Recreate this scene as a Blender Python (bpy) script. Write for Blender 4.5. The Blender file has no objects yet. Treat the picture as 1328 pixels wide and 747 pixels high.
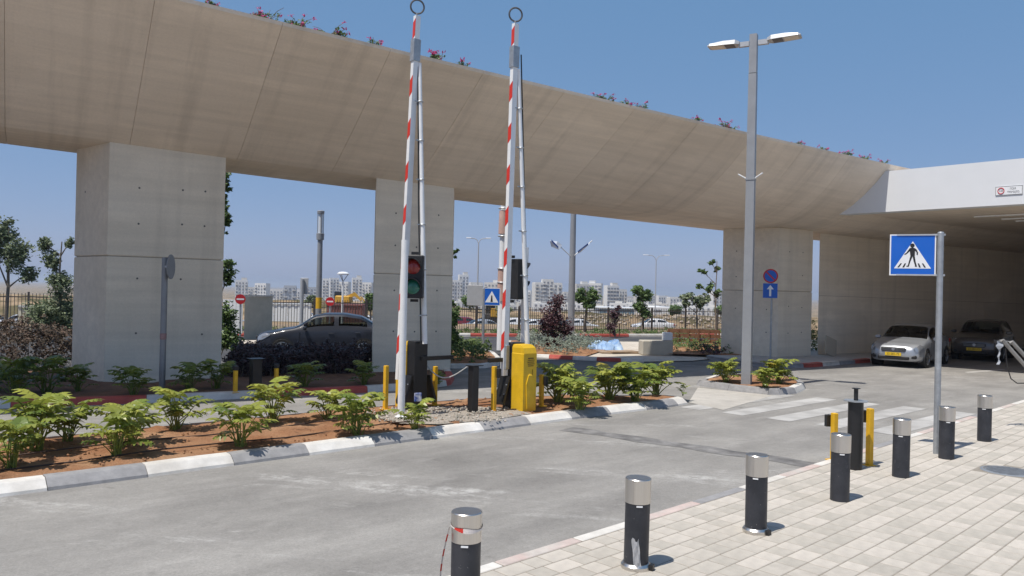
import bpy, bmesh, math, random
from mathutils import Vector, Matrix
R = math.radians
rnd = random.Random(7)
sc = bpy.context.scene
COL = sc.collection

# ------------------------------------------------------------------ camera
F, EYE, ROLL, PITCH = 1000.0, 2.35, R(1.3), R(.235)
cd = bpy.data.cameras.new('camera'); cam = bpy.data.objects.new('camera', cd); COL.objects.link(cam)
cd.sensor_width = 36; cd.lens = 36 * F / 1328; cd.clip_start = .1; cd.clip_end = 12000
cam.matrix_world = Matrix.Translation((0, 0, EYE)) @ Matrix.Rotation(R(90) + PITCH, 4, 'X') @ Matrix.Rotation(ROLL, 4, 'Z')
sc.camera = cam
# ------------------------------------------------------------------ sky, sun, exposure
SUN_EL, SUN_AZ = R(66), math.atan2(-.755, -.656)          # azimuth measured from +Y towards +X
w = bpy.data.worlds.new('World'); sc.world = w; w.use_nodes = True
nt = w.node_tree; nt.nodes.clear()
sky = nt.nodes.new('ShaderNodeTexSky'); sky.sky_type = 'NISHITA'; sky.sun_disc = False
sky.sun_elevation = SUN_EL; sky.sun_rotation = SUN_AZ; sky.altitude = 0
sky.air_density = .7; sky.dust_density = 1.0; sky.ozone_density = 6.0
bg = nt.nodes.new('ShaderNodeBackground'); bg.inputs[1].default_value = .0755
# the whole dome, evenly: summer haze that pales the Nishita sky and pulls it to blue
mul = nt.nodes.new('ShaderNodeMix'); mul.data_type = 'RGBA'; mul.blend_type = 'MULTIPLY'; mul.inputs[0].default_value = 1; mul.inputs[7].default_value = (.90, .49, .36, 1)
add = nt.nodes.new('ShaderNodeMix'); add.data_type = 'RGBA'; add.blend_type = 'ADD'; add.inputs[0].default_value = 1; add.inputs[7].default_value = (.70, 2.12, 4.0, 1)
wo = nt.nodes.new('ShaderNodeOutputWorld')
nt.links.new(sky.outputs[0], mul.inputs[6]); nt.links.new(mul.outputs[2], add.inputs[6]); nt.links.new(add.outputs[2], bg.inputs[0]); nt.links.new(bg.outputs[0], wo.inputs[0])
sl = bpy.data.lights.new('sun', 'SUN'); sl.energy = 3.6; sl.angle = R(.53); sl.color = (1, .95, .87)
so = bpy.data.objects.new('sun', sl); COL.objects.link(so)
sd = Vector((math.sin(SUN_AZ) * math.cos(SUN_EL), math.cos(SUN_AZ) * math.cos(SUN_EL), math.sin(SUN_EL)))
so.rotation_euler = sd.to_track_quat('Z', 'Y').to_euler(); so.location = (-20, -20, 50)
sc.view_settings.view_transform = 'Standard'; sc.view_settings.look = 'None'
sc.view_settings.exposure = .42; sc.view_settings.gamma = 1
sc.render.engine = 'CYCLES'
sc.cycles.max_bounces = 10; sc.cycles.diffuse_bounces = 8

# ------------------------------------------------------------------ surveying: sight line at depth Y -> place
def ray(px, py):
    x, y = px - 664, 373.5 - py
    xr = x * math.cos(ROLL) - y * math.sin(ROLL); yu = x * math.sin(ROLL) + y * math.cos(ROLL)
    return xr, F * math.cos(PITCH) - yu * math.sin(PITCH), F * math.sin(PITCH) + yu * math.cos(PITCH)
def at(px, py, Y):
    d = ray(px, py); t = Y / d[1]; return Vector((d[0] * t, Y, EYE + d[2] * t))
def gr(px, py, z=0):
    d = ray(px, py); t = (z - EYE) / d[2]; return Vector((d[0] * t, d[1] * t, z))

# ------------------------------------------------------------------ materials
MATS = {}
def mat(name, col, rough=.8, metal=0, var=0, scale=4, bump=0, bscale=60, spec=.5, stretch=None, col2=None, var2=0, scale2=.5, coat=0, rand=0, trans=0, island=0, detail=6):
    if name in MATS: return MATS[name]
    m = bpy.data.materials.new(name); m.use_nodes = True; MATS[name] = m
    n = m.node_tree; N = n.nodes; L = n.links; b = N['Principled BSDF']
    b.inputs['Base Color'].default_value = (*col, 1); b.inputs['Roughness'].default_value = rough
    b.inputs['Metallic'].default_value = metal; b.inputs['Specular IOR Level'].default_value = spec
    if coat: b.inputs['Coat Weight'].default_value = coat; b.inputs['Coat Roughness'].default_value = .06
    tc = N.new('ShaderNodeTexCoord'); vec = tc.outputs['Object']
    if stretch:
        mp = N.new('ShaderNodeMapping'); mp.inputs['Scale'].default_value = stretch
        if len(stretch) == 3 and hasattr(mat, 'rot'): mp.inputs['Rotation'].default_value = mat.rot
        L.new(vec, mp.inputs[0]); vs = mp.outputs[0]
    else: vs = vec
    cur = None
    def noise(sc_, v, det=detail, ro=.6):
        t = N.new('ShaderNodeTexNoise'); t.inputs['Scale'].default_value = sc_; t.inputs['Detail'].default_value = det
        t.inputs['Roughness'].default_value = ro; L.new(v, t.inputs['Vector']); return t.outputs['Fac']
    def mixc(fac, a, bcol, blend='MIX'):
        x = N.new('ShaderNodeMix'); x.data_type = 'RGBA'; x.blend_type = blend
        if isinstance(fac, float): x.inputs[0].default_value = fac
        else: L.new(fac, x.inputs[0])
        for s, q in ((6, a), (7, bcol)):
            if isinstance(q, tuple): x.inputs[s].default_value = (*q[:3], 1)
            else: L.new(q, x.inputs[s])
        return x.outputs[2]
    def ramp(v, lo, hi, a=0., c=1.):
        r = N.new('ShaderNodeMapRange'); r.inputs[1].default_value = lo; r.inputs[2].default_value = hi
        r.inputs[3].default_value = a; r.inputs[4].default_value = c; L.new(v, r.inputs[0]); return r.outputs[0]
    def scalecol(c, v, lo, hi):
        h = N.new('ShaderNodeHueSaturation'); L.new(ramp(v, .3, .7, lo, hi), h.inputs['Value'])
        if isinstance(c, tuple): h.inputs['Color'].default_value = (*c, 1)
        else: L.new(c, h.inputs['Color'])
        return h.outputs[0]
    cur = col
    if col2: cur = mixc(ramp(noise(scale2, vec), .38, .64), cur, col2)
    if var: cur = scalecol(cur, noise(scale, vs), 1 - var, 1 + var)
    if var2: cur = scalecol(cur, noise(scale2 * 1.7, vs), 1 - var2, 1 + var2)
    if rand or island:
        oi = N.new('ShaderNodeObjectInfo'); v = oi.outputs['Random']
        if island:
            g = N.new('ShaderNodeNewGeometry'); ad = N.new('ShaderNodeMath'); ad.operation = 'ADD'
            L.new(v, ad.inputs[0]); L.new(g.outputs['Random Per Island'], ad.inputs[1])
            fr = N.new('ShaderNodeMath'); fr.operation = 'FRACT'; L.new(ad.outputs[0], fr.inputs[0]); v = fr.outputs[0]
        h = N.new('ShaderNodeHueSaturation'); k = max(rand, island)
        L.new(ramp(v, 0, 1, 1 - k, 1 + k), h.inputs['Value'])
        L.new(ramp(v, 0, 1, .5 + k * .04, .5 - k * .04), h.inputs['Hue'])
        if isinstance(cur, tuple): h.inputs['Color'].default_value = (*cur, 1)
        else: L.new(cur, h.inputs['Color'])
        cur = h.outputs[0]
    if not isinstance(cur, tuple): L.new(cur, b.inputs['Base Color'])
    if var and rough > .3 and not metal:
        L.new(ramp(noise(scale * 1.3, vec), .3, .7, max(.05, rough - .12), min(1, rough + .1)), b.inputs['Roughness'])
    if bump:
        bp = N.new('ShaderNodeBump'); bp.inputs['Strength'].default_value = bump; bp.inputs['Distance'].default_value = .02
        L.new(noise(bscale, vec, 8, .65), bp.inputs['Height']); L.new(bp.outputs[0], b.inputs['Normal'])
    if trans:
        tr = N.new('ShaderNodeBsdfTranslucent'); mx = N.new('ShaderNodeMixShader'); mx.inputs[0].default_value = trans
        if isinstance(cur, tuple): tr.inputs[0].default_value = (*cur, 1)
        else: L.new(cur, tr.inputs[0])
        o = N['Material Output']; L.new(b.outputs[0], mx.inputs[1]); L.new(tr.outputs[0], mx.inputs[2]); L.new(mx.outputs[0], o.inputs[0])
    m['_cur'] = 1
    return m

def custom(name, build, rough=.85):
    m = bpy.data.materials.new(name); m.use_nodes = True; MATS[name] = m
    build(m.node_tree, m.node_tree.nodes['Principled BSDF']); return m

class NT:
    """small node-building helper"""
    def __init__(s, tree): s.t = tree; s.N = tree.nodes; s.L = tree.links
    def _in(s, sock, v):
        if hasattr(v, 'is_output'): s.L.new(v, sock)
        elif isinstance(v, tuple): sock.default_value = (*v[:3], 1) if len(sock.default_value) == 4 else v
        else: sock.default_value = v
    def co(s): return s.N.new('ShaderNodeTexCoord').outputs['Object']
    def map(s, v, scale=(1, 1, 1), rz=0, loc=(0, 0, 0)):
        if rz:
            q = s.N.new('ShaderNodeMapping'); q.inputs['Rotation'].default_value = (0, 0, rz); s.L.new(v, q.inputs[0]); v = q.outputs[0]
        m = s.N.new('ShaderNodeMapping'); m.inputs['Scale'].default_value = scale
        m.inputs['Location'].default_value = loc; s.L.new(v, m.inputs[0]); return m.outputs[0]
    def noise(s, v, scale, det=6, ro=.6):
        t = s.N.new('ShaderNodeTexNoise'); t.inputs['Scale'].default_value = scale; t.inputs['Detail'].default_value = det
        t.inputs['Roughness'].default_value = ro; s.L.new(v, t.inputs['Vector']); return t.outputs['Fac']
    def rng(s, v, lo, hi, a=0., b=1.):
        r = s.N.new('ShaderNodeMapRange'); 
        for i, q in zip((1, 2, 3, 4), (lo, hi, a, b)): r.inputs[i].default_value = q
        s.L.new(v, r.inputs[0]); return r.outputs[0]
    def math(s, op, a, b=0.):
        m = s.N.new('ShaderNodeMath'); m.operation = op; s._in(m.inputs[0], a); s._in(m.inputs[1], b); return m.outputs[0]
    def mix(s, f, a, b, blend='MIX'):
        x = s.N.new('ShaderNodeMix'); x.data_type = 'RGBA'; x.blend_type = blend
        s._in(x.inputs[0], f); s._in(x.inputs[6], a); s._in(x.inputs[7], b); return x.outputs[2]
    def sep(s, v):
        x = s.N.new('ShaderNodeSeparateXYZ'); s.L.new(v, x.inputs[0]); return x.outputs
    def bump(s, h, st, dist=.02):
        b = s.N.new('ShaderNodeBump'); b.inputs['Strength'].default_value = st; b.inputs['Distance'].default_value = dist
        s.L.new(h, b.inputs['Height']); return b.outputs[0]
    def val(s, c, v):
        h = s.N.new('ShaderNodeHueSaturation'); s._in(h.inputs['Color'], c); s._in(h.inputs['Value'], v); return h.outputs[0]

VANG = R(32.4)      # direction of the viaduct
RANG = R(42.0)      # direction of the lanes

def concrete(name, col, colb, streak_ang, stain=.22):
    def bld(t, b):
        n = NT(t); co = n.co()
        big = n.noise(n.map(co, (.25, .8, .8), -streak_ang), .5, 4, .5)
        c = n.mix(n.rng(big, .35, .65), col, colb)
        board = n.noise(n.map(co, (.10, 3.0, 3.0), -streak_ang), 2.2, 5, .55)      # formwork boards along the structure
        c = n.val(c, n.rng(board, .3, .7, .94, 1.06))
        drip = n.noise(n.map(co, (1.6, .10, .10), -streak_ang), 1.5, 6, .6)          # water runs down the rake and the faces
        c = n.val(c, n.rng(drip, .50, .78, 1.02, 1 - stain))
        pat = n.noise(n.map(co, (.7, 1.6, 1.6), -streak_ang), .9, 3, .5)             # repaired, paler patches
        c = n.val(c, n.rng(pat, .56, .66, 1., 1.07))
        fine = n.noise(co, 24, 6, .7)
        c = n.val(c, n.rng(fine, .3, .7, .95, 1.05))
        c = n.val(c, n.rng(n.N.new('ShaderNodeObjectInfo').outputs['Random'], 0, 1, .955, 1.045))   # pour to pour tone
        n.L.new(c, b.inputs['Base Color']); b.inputs['Roughness'].default_value = .82
        b.inputs['Specular IOR Level'].default_value = .25
        h = n.math('ADD', n.math('MULTIPLY', board, .6), n.math('MULTIPLY', fine, .35))
        n.L.new(n.bump(h, .15, .008), b.inputs['Normal'])
    return custom(name, bld)
M_FASCIA = concrete('fascia_concrete', (.70, .60, .485), (.75, .655, .545), VANG, .19)
M_PILLAR = concrete('pillar_concrete', (.70, .62, .495), (.76, .69, .575), VANG, .13)
M_JOINT = mat('dark_joint_sealant', (.34, .28, .22), .9)  # dark fill of the pillar joints and the wall core, its own colour

def road_build(t, b):
    n = NT(t); co = n.co(); s = n.sep(co)
    far = n.math('ADD', n.math('MULTIPLY', s[1], .84), n.math('MULTIPLY', s[0], -.3))
    wob = n.math('MULTIPLY', n.math('SUBTRACT', n.noise(co, .25, 4), .5), 9.)
    f = n.rng(n.math('ADD', far, wob), 17.5, 24.0)                               # dusty near lane -> clean asphalt behind
    along = n.map(co, (.30, 1.1, 1), -RANG)
    a = n.noise(along, .8, 7, .62); b2 = n.noise(along, 2.8, 7, .65)
    near = n.mix(n.rng(a, .34, .68), (.205, .196, .183), (.30, .288, .267))
    near = n.mix(n.rng(b2, .52, .78, 0, .4), near, (.40, .385, .36))
    blot = n.noise(co, .55, 6, .62)
    near = n.val(near, n.rng(blot, .34, .68, .87, 1.13))
    st = n.noise(n.map(co, (.22, .85, 1), R(8)), .9, 9, .74)                     # pale cement slurry dragged across the lane
    near = n.mix(n.math('MULTIPLY', n.rng(st, .55, .66, 0, .8), n.rng(n.noise(co, 6, 8, .75), .40, .60)), near, (.50, .49, .465))
    oil = n.noise(co, 2.3, 4, .5)
    near = n.val(near, n.rng(oil, .68, .76, 1., .72))                            # oil spots
    speck = n.noise(co, 17, 3, .6)
    near = n.val(near, n.rng(speck, .68, .74, 1., .70))
    asp = n.mix(n.rng(n.noise(co, .5, 5), .35, .7), (.052, .052, .056), (.085, .083, .082))
    asp = n.mix(n.rng(a, .55, .8, 0, .4), asp, (.17, .16, .15))
    c = n.mix(f, near, asp)
    c = n.val(c, n.rng(n.noise(co, 11, 8, .8), .34, .66, .90, 1.10))
    c = n.val(c, n.rng(n.noise(co, 38, 6, .85), .3, .7, .78, 1.22))
    n.L.new(c, b.inputs['Base Color']); b.inputs['Roughness'].default_value = .9; b.inputs['Specular IOR Level'].default_value = .3
    n.L.new(n.bump(n.noise(co, 90, 6, .8), .5, .008), b.inputs['Normal'])
M_ROAD = custom('dusty_road', road_build)

def soil_build(t, b):
    n = NT(t); co = n.co()
    c = n.mix(n.rng(n.noise(co, 1.3, 6), .35, .66), (.30, .145, .075), (.40, .235, .135))
    c = n.mix(n.rng(n.noise(co, 4.5, 6), .58, .72, 0, .75), c, (.10, .06, .04))
    c = n.val(c, n.rng(n.noise(co, 40, 6, .8), .3, .7, .72, 1.25))
    n.L.new(c, b.inputs['Base Color']); b.inputs['Roughness'].default_value = .95; b.inputs['Specular IOR Level'].default_value = .1
    h = n.math('ADD', n.noise(co, 9, 6, .7), n.math('MULTIPLY', n.noise(co, 60, 4, .7), .4))
    n.L.new(n.bump(h, .9, .05), b.inputs['Normal'])
M_SOIL = custom('red_soil', soil_build)

def terrain_build(t, b):
    n = NT(t); co = n.co()
    c = n.mix(n.rng(n.noise(co, .05, 6), .4, .6), (.40, .29, .185), (.32, .23, .145))
    c = n.mix(n.rng(n.noise(co, .11, 7, .7), .44, .56, 0, .92), c, (.105, .092, .045))
    c = n.val(c, n.rng(n.noise(co, 1.2, 8, .75), .3, .7, .75, 1.2))
    n.L.new(c, b.inputs['Base Color']); b.inputs['Roughness'].default_value = .95; b.inputs['Specular IOR Level'].default_value = .1
    n.L.new(n.bump(n.noise(co, 2.5, 8, .7), .8, .3), b.inputs['Normal'])
M_TERRAIN = custom('sandy_ground', terrain_build)

M_SAND = mat('pale_sandy_paving', (.56, .50, .42), .9, var=.14, scale=2.5, bump=.3, bscale=40, col2=(.48, .42, .34), scale2=.7)
M_CONCPATH = mat('concrete_paving', (.42, .41, .39), .9, var=.12, scale=3, bump=.2)
M_PAVER = mat('paver_stone', (.485, .448, .392), .88, var=.10, scale=9, bump=.35, bscale=70, island=.12, col2=(.43, .395, .345), scale2=.45, spec=.3)
M_MORTAR = mat('paver_joint_sand', (.265, .235, .195), .95, var=.2, scale=10)
M_KW = mat('kerb_white_paint', (.66, .64, .60), .75, var=.13, scale=5, col2=(.55, .52, .47), scale2=1.5, bump=.25)
M_KG = mat('kerb_bare_concrete', (.27, .265, .265), .85, var=.18, scale=6, bump=.3)
M_KR = mat('kerb_red_paint', (.42, .075, .055), .7, var=.22, scale=5, bump=.2)
M_KP = mat('kerb_faded_pink', (.50, .38, .345), .85, var=.15, scale=6, col2=(.48, .44, .40), scale2=2)
M_PAINTW = mat('worn_road_paint', (.47, .46, .44), .88, var=.18, scale=6, col2=(.31, .30, .285), scale2=1.5)
M_PATCH = mat('dark_asphalt_patch', (.125, .121, .118), .9, var=.35, scale=4, bump=.3, col2=(.22, .213, .205), scale2=1.4)
M_GRAVEL = mat('grey_gravel', (.34, .30, .25), .95, var=.4, scale=35, bump=1, bscale=45)
M_STEEL = mat('brushed_stainless', (.62, .60, .57), .32, 1, var=.05, scale=3, stretch=(40, 40, .6))
def boll_build(t, b):
    n = NT(t); co = n.co(); oi = n.N.new('ShaderNodeObjectInfo').outputs['Random']
    va = n.N.new('ShaderNodeVectorMath'); va.operation = 'ADD'; cx = n.N.new('ShaderNodeCombineXYZ'); n.L.new(n.math('MULTIPLY', oi, 37.), cx.inputs[0]); n.L.new(co, va.inputs[0]); n.L.new(cx.outputs[0], va.inputs[1]); cv_ = va.outputs[0]
    c = n.mix(n.rng(n.noise(cv_, 5, 5), .35, .65), (.018, .020, .026), (.034, .036, .044))
    sc1 = n.noise(n.map(cv_, (1, 1, .5)), 9, 7, .75)
    c = n.mix(n.rng(sc1, .60, .72, 0, .30), c, (.20, .20, .21))                      # chalky scuffs
    c = n.mix(n.rng(n.noise(cv_, 45, 3), .70, .75, 0, .7), c, (.45, .44, .42))         # chips
    n.L.new(c, b.inputs['Base Color']); n.L.new(n.rng(sc1, .4, .7, .42, .75), b.inputs['Roughness'])
M_BOLL = custom('charcoal_bollard_paint', boll_build)
M_BLACK = mat('black_metal', (.012, .012, .013), .45, var=.25, scale=8)
M_BLACKP = mat('black_plastic', (.016, .016, .017), .55, var=.2, scale=6)
M_YEL = mat('yellow_cabinet_paint', (.70, .44, .02), .45, var=.10, scale=6, col2=(.66, .40, .012), scale2=2)
M_YELP = mat('yellow_post_paint', (.70, .40, .015), .5, var=.12, scale=8)
M_WHITE = mat('white_painted_metal', (.76, .77, .77), .4, var=.05, scale=6)
M_RED = mat('red_reflective_film', (.60, .035, .022), .45, var=.06, scale=9)
M_GALV = mat('galvanised_steel', (.42, .44, .455), .5, .65, var=.13, scale=12, col2=(.36, .38, .40), scale2=5)
M_GREY = mat('grey_lamp_paint', (.29, .30, .315), .5, .2, var=.07, scale=5)
M_LGREY = mat('light_grey_metal', (.47, .48, .49), .45, .3, var=.06, scale=6)
M_BLUE = mat('sign_blue', (.008, .115, .52), .4, var=.03, scale=4)
M_SIGNW = mat('sign_white', (.78, .79, .80), .4, var=.03, scale=5)
M_SIGNR = mat('sign_red', (.50, .02, .025), .4, var=.04, scale=6)
M_PRINT = mat('black_print', (.012, .012, .014), .6)
M_BEAM = mat('white_render_wall', (.69, .705, .72), .8, var=.025, scale=1.2, bump=.08, bscale=30)
M_TYRE = mat('tyre_rubber', (.015, .015, .015), .85, var=.2, scale=10)
M_RIM = mat('alloy_rim', (.50, .51, .52), .35, .9)
M_GLASS = mat('car_glass_dark', (.012, .015, .017), .06, spec=.9)
def glass_build(t, b):
    n = NT(t); tr = n.N.new('ShaderNodeBsdfTransparent'); tr.inputs[0].default_value = (.50, .54, .53, 1)
    gl = n.N.new('ShaderNodeBsdfGlossy'); gl.inputs[1].default_value = .02; fr = n.N.new('ShaderNodeFresnel'); fr.inputs[0].default_value = 1.5
    mx = n.N.new('ShaderNodeMixShader'); n.L.new(fr.outputs[0], mx.inputs[0]); n.L.new(tr.outputs[0], mx.inputs[1]); n.L.new(gl.outputs[0], mx.inputs[2])
    n.L.new(mx.outputs[0], n.N['Material Output'].inputs[0])
M_GLASST = custom('tinted_car_glass', glass_build); M_TRIM = mat('dark_car_trim', (.02, .02, .021), .75)
M_LAMPG = mat('lamp_lens', (.34, .36, .39), .1, .5, spec=.8)
M_PLATE = mat('yellow_number_plate', (.75, .50, .02), .5)
M_BARK = mat('tree_bark', (.20, .165, .13), .95, var=.3, scale=12, bump=.6, bscale=30)
M_WOOD = mat('brown_timber', (.17, .085, .045), .85, var=.25, scale=9)
M_LEAF = [mat('philodendron_leaf_%d' % i, c, .42, var=.16, scale=5, rand=.22, trans=.3) for i, c in enumerate(((.225, .27, .045), (.30, .33, .06), (.15, .21, .04), (.36, .31, .05)))]
M_TGREEN = mat('tree_leaf_green', (.10, .165, .045), .55, island=.45, trans=.3)
M_TGREY = mat('tree_leaf_greygreen', (.16, .20, .105), .55, island=.45, trans=.25)
M_TPURP = mat('tree_leaf_purple', (.085, .035, .04), .5, island=.45, trans=.2)
M_HEDGE = mat('hedge_leaf_dark_purple', (.045, .024, .028), .45, island=.5, trans=.1)
M_HBROWN = mat('hedge_leaf_brown', (.088, .060, .038), .7, island=.6, trans=.15)
M_GRASS = mat('ground_cover_leaf', (.085, .135, .03), .6, island=.5, trans=.25)
M_SAGE = mat('silver_sage_leaf', (.20, .24, .19), .7, island=.4, trans=.2)
M_PINK = mat('bougainvillea_bract', (.45, .03, .16), .6, island=.3, trans=.3)

# ------------------------------------------------------------------ mesh helpers
class B:
    """collects geometry for ONE mesh object"""
    def __init__(s): s.v = []; s.f = []; s.mi = []; s.cur = 0
    def add(s, vs, fs):
        o = len(s.v); s.v += [tuple(q) for q in vs]; s.f += [tuple(i + o for i in q) for q in fs]; s.mi += [s.cur] * len(fs); return s
    def box(s, c, d, rz=0, M=None):
        x, y, z = d[0] / 2, d[1] / 2, d[2] / 2
        vs = [Vector((a, b_, e)) for e in (-z, z) for a, b_ in ((-x, -y), (x, -y), (x, y), (-x, y))]
        m = Matrix.Translation(c) @ (M if M else Matrix.Rotation(rz, 4, 'Z'))
        return s.add([m @ q for q in vs], [(3, 2, 1, 0), (4, 5, 6, 7), (0, 1, 5, 4), (1, 2, 6, 5), (2, 3, 7, 6), (3, 0, 4, 7)])
    def bbox(s, c, d, bv=.01, rz=0):
        """box with chamfered top and vertical edges"""
        x, y, z = d[0] / 2, d[1] / 2, d[2] / 2
        def ring(k, zz):
            a, b_ = x - k, y - k; q = bv
            return [(-a + q, -b_, zz), (a - q, -b_, zz), (a, -b_ + q, zz), (a, b_ - q, zz), (a - q, b_, zz), (-a + q, b_, zz), (-a, b_ - q, zz), (-a, -b_ + q, zz)]
        m = Matrix.Translation(c) @ Matrix.Rotation(rz, 4, 'Z')
        return s.loft([[m @ Vector(p) for p in r_] for r_ in (ring(bv, -z), ring(0, -z + bv), ring(0, z - bv), ring(bv, z))])
    def loft(s, rings, cap=True, closed=True):
        n = len(rings[0]); vs = [p for r_ in rings for p in r_]; fs = []
        for i in range(len(rings) - 1):
            for j in range(n if closed else n - 1):
                k = (j + 1) % n; fs.append((i * n + j, i * n + k, (i + 1) * n + k, (i + 1) * n + j))
        if cap: fs.append(tuple(range(n - 1, -1, -1))); fs.append(tuple((len(rings) - 1) * n + j for j in range(n)))
        return s.add(vs, fs)
    def cyl(s, p0, p1, r0, r1=None, seg=16, cap=True):
        r1 = r0 if r1 is None else r1; p0 = Vector(p0); p1 = Vector(p1); d = (p1 - p0).normalized()
        u = d.orthogonal().normalized() if abs(d.z) < .99 else Vector((1, 0, 0)); v_ = d.cross(u)
        rg = lambda p, r_: [p + (u * math.cos(2 * math.pi * k / seg) + v_ * math.sin(2 * math.pi * k / seg)) * r_ for k in range(seg)]
        return s.loft([rg(p0, r0), rg(p1, r1)], cap)
    def tube(s, pts, r, seg=8, taper=None):
        pts = [Vector(p) for p in pts]; rings = []; u = None
        for i, p in enumerate(pts):
            d = (pts[min(i + 1, len(pts) - 1)] - pts[max(i - 1, 0)]).normalized()
            if u is None: u = d.orthogonal().normalized()
            u = (u - d * u.dot(d)).normalized(); v_ = d.cross(u)
            rr = r if taper is None else r + (taper - r) * i / (len(pts) - 1)
            rings.append([p + (u * math.cos(2 * math.pi * k / seg) + v_ * math.sin(2 * math.pi * k / seg)) * rr for k in range(seg)])
        return s.loft(rings)
    def lathe(s, prof, c=(0, 0, 0), seg=24):
        return s.loft([[(c[0] + r_ * math.cos(2 * math.pi * k / seg), c[1] + r_ * math.sin(2 * math.pi * k / seg), c[2] + z) for k in range(seg)] for r_, z in prof])
    def prism(s, poly, z0, z1, M=None):
        a = sum(poly[i][0] * poly[(i + 1) % len(poly)][1] - poly[(i + 1) % len(poly)][0] * poly[i][1] for i in range(len(poly)))
        if a < 0: poly = poly[::-1]
        r0 = [Vector((x, y, z0)) for x, y in poly]; r1 = [Vector((x, y, z1)) for x, y in poly]
        if M: r0 = [M @ p for p in r0]; r1 = [M @ p for p in r1]
        return s.loft([r0, r1])
    def torus(s, c, R_, r_, ax=(0, 1, 0), seg=24, seg2=8, a0=0, a1=360):
        ax = Vector(ax).normalized(); u = ax.orthogonal().normalized(); v_ = ax.cross(u); full = a1 - a0 >= 360; rings = []
        for i in range(seg if full else seg + 1):
            a = R(a0 + (a1 - a0) * i / seg); d = u * math.cos(a) + v_ * math.sin(a); p = Vector(c) + d * R_
            rings.append([p + (d * math.cos(2 * math.pi * k / seg2) + ax * math.sin(2 * math.pi * k / seg2)) * r_ for k in range(seg2)])
        if full: rings.append(rings[0])
        return s.loft(rings, cap=not full)
    def mesh(s, name, mats, smooth=False):
        me = bpy.data.meshes.new(name); me.from_pydata(s.v, [], s.f)
        for m in (mats if isinstance(mats, (list, tuple)) else [mats]): me.materials.append(m)
        if any(s.mi): me.polygons.foreach_set('material_index', s.mi)
        if smooth:
            me.polygons.foreach_set('use_smooth', [True] * len(me.polygons))
            try: me.set_sharp_from_angle(angle=R(smooth if smooth is not True else 40))
            except Exception: pass
        me.update(); return me
    def build(s, name, mats, parent=None, smooth=False, loc=(0, 0, 0), rot=(0, 0, 0)):
        return link(name, s.mesh(name, mats, smooth), parent, loc, rot)
def link(name, me, parent=None, loc=(0, 0, 0), rot=(0, 0, 0)):
    o = bpy.data.objects.new(name, me); COL.objects.link(o); o.parent = parent; o.location = loc; o.rotation_euler = rot; return o
def tag(o, label, cat, group=None):
    o['label'] = label; o['category'] = cat
    if group: o['group'] = group
    return o
def thing(name, label, cat, loc=(0, 0, 0), rz=0, group=None):
    return tag(link(name, None, None, loc, (0, 0, rz)), label, cat, group)
def struct(o): o['kind'] = 'structure'; return o
def stuff(o): o['kind'] = 'stuff'; return o
def copy_tree(o, parent=None):
    c = o.copy(); COL.objects.link(c); c.parent = parent
    for ch in list(o.children): copy_tree(ch, c)
    return c
def poly_sheet(name, pts, z, m, parent=None):
    a = sum(pts[i][0] * pts[(i + 1) % len(pts)][1] - pts[(i + 1) % len(pts)][0] * pts[i][1] for i in range(len(pts)))
    if a < 0: pts = pts[::-1]
    return B().add([(p[0], p[1], z) for p in pts], [tuple(range(len(pts)))]).build(name, m, parent)
def lerp(a, b_, t): return a + (b_ - a) * t

# ------------------------------------------------------------------ setting: terrain, road
def hnoise(x, y, s):
    return math.sin(x * s + 1.3 * math.sin(y * s * .7)) * math.cos(y * s * 1.1 + .9 * math.sin(x * s * .6))
def sm(a, b_, x): q = max(0, min(1, (x - a) / (b_ - a))); return q * q * (3 - 2 * q)
def tz(x, y):
    if y < 50: return -.04
    z = -.04 - 1.7 * sm(56 + .25 * min(x, 0), 61 + .25 * min(x, 0), y) + .05 * hnoise(x, y, .5) * sm(58, 62, y)
    z += (1.15 + .35 * hnoise(x, y, .21) + .15 * hnoise(x, y, .7)) * sm(84, 93, y)
    left = sm(5, -25, x)
    z += left * math.exp(-((y - 132) / 30) ** 2) * (1.1 + .6 * hnoise(x, y, .06) + .25 * hnoise(x, y, .19))
    if y > 105: z -= 14.4 * min(1, (y - 105) / 480)
    return z
ys = [-30, 0, 20, 40, 50, 52]; y = 52
while y < 8000: y += max(1.5, y * .035); ys.append(y)
tb = B(); nx = 90; vs = []
for y in ys:
    hw = max(60, y * 1.15)
    for i in range(nx + 1):
        x = -hw + 2 * hw * i / nx; vs.append((x, y, tz(x, y)))
tb.add(vs, [(j * (nx + 1) + i, j * (nx + 1) + i + 1, (j + 1) * (nx + 1) + i + 1, (j + 1) * (nx + 1) + i) for j in range(len(ys) - 1) for i in range(nx)])
struct(tb.build('ground', M_TERRAIN, smooth=True))
struct(poly_sheet('road', [(-40, -12), (40, -12), (46, 47), (-40, 38)], 0, M_ROAD))

rd = Vector((math.cos(RANG), math.sin(RANG))); rn = Vector((-rd.y, rd.x))
# -- dark patched trench across the lane
a, b_ = gr(735, 556), gr(1075, 606); 
tr = Vector((b_.x - a.x, b_.y - a.y)).normalized(); tn = Vector((-tr.y, tr.x))
pts = []
for k in range(13):
    q = a.xy.lerp(b_.xy, k / 12); pts.append(q + tn * (.2 + .05 * math.sin(k * 2.1)))
for k in range(12, -1, -1):
    q = a.xy.lerp(b_.xy, k / 12); pts.append(q - tn * (.2 + .05 * math.sin(k * 1.7 + 1)))
struct(poly_sheet('road_patch', pts, .004, M_PATCH))
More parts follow.
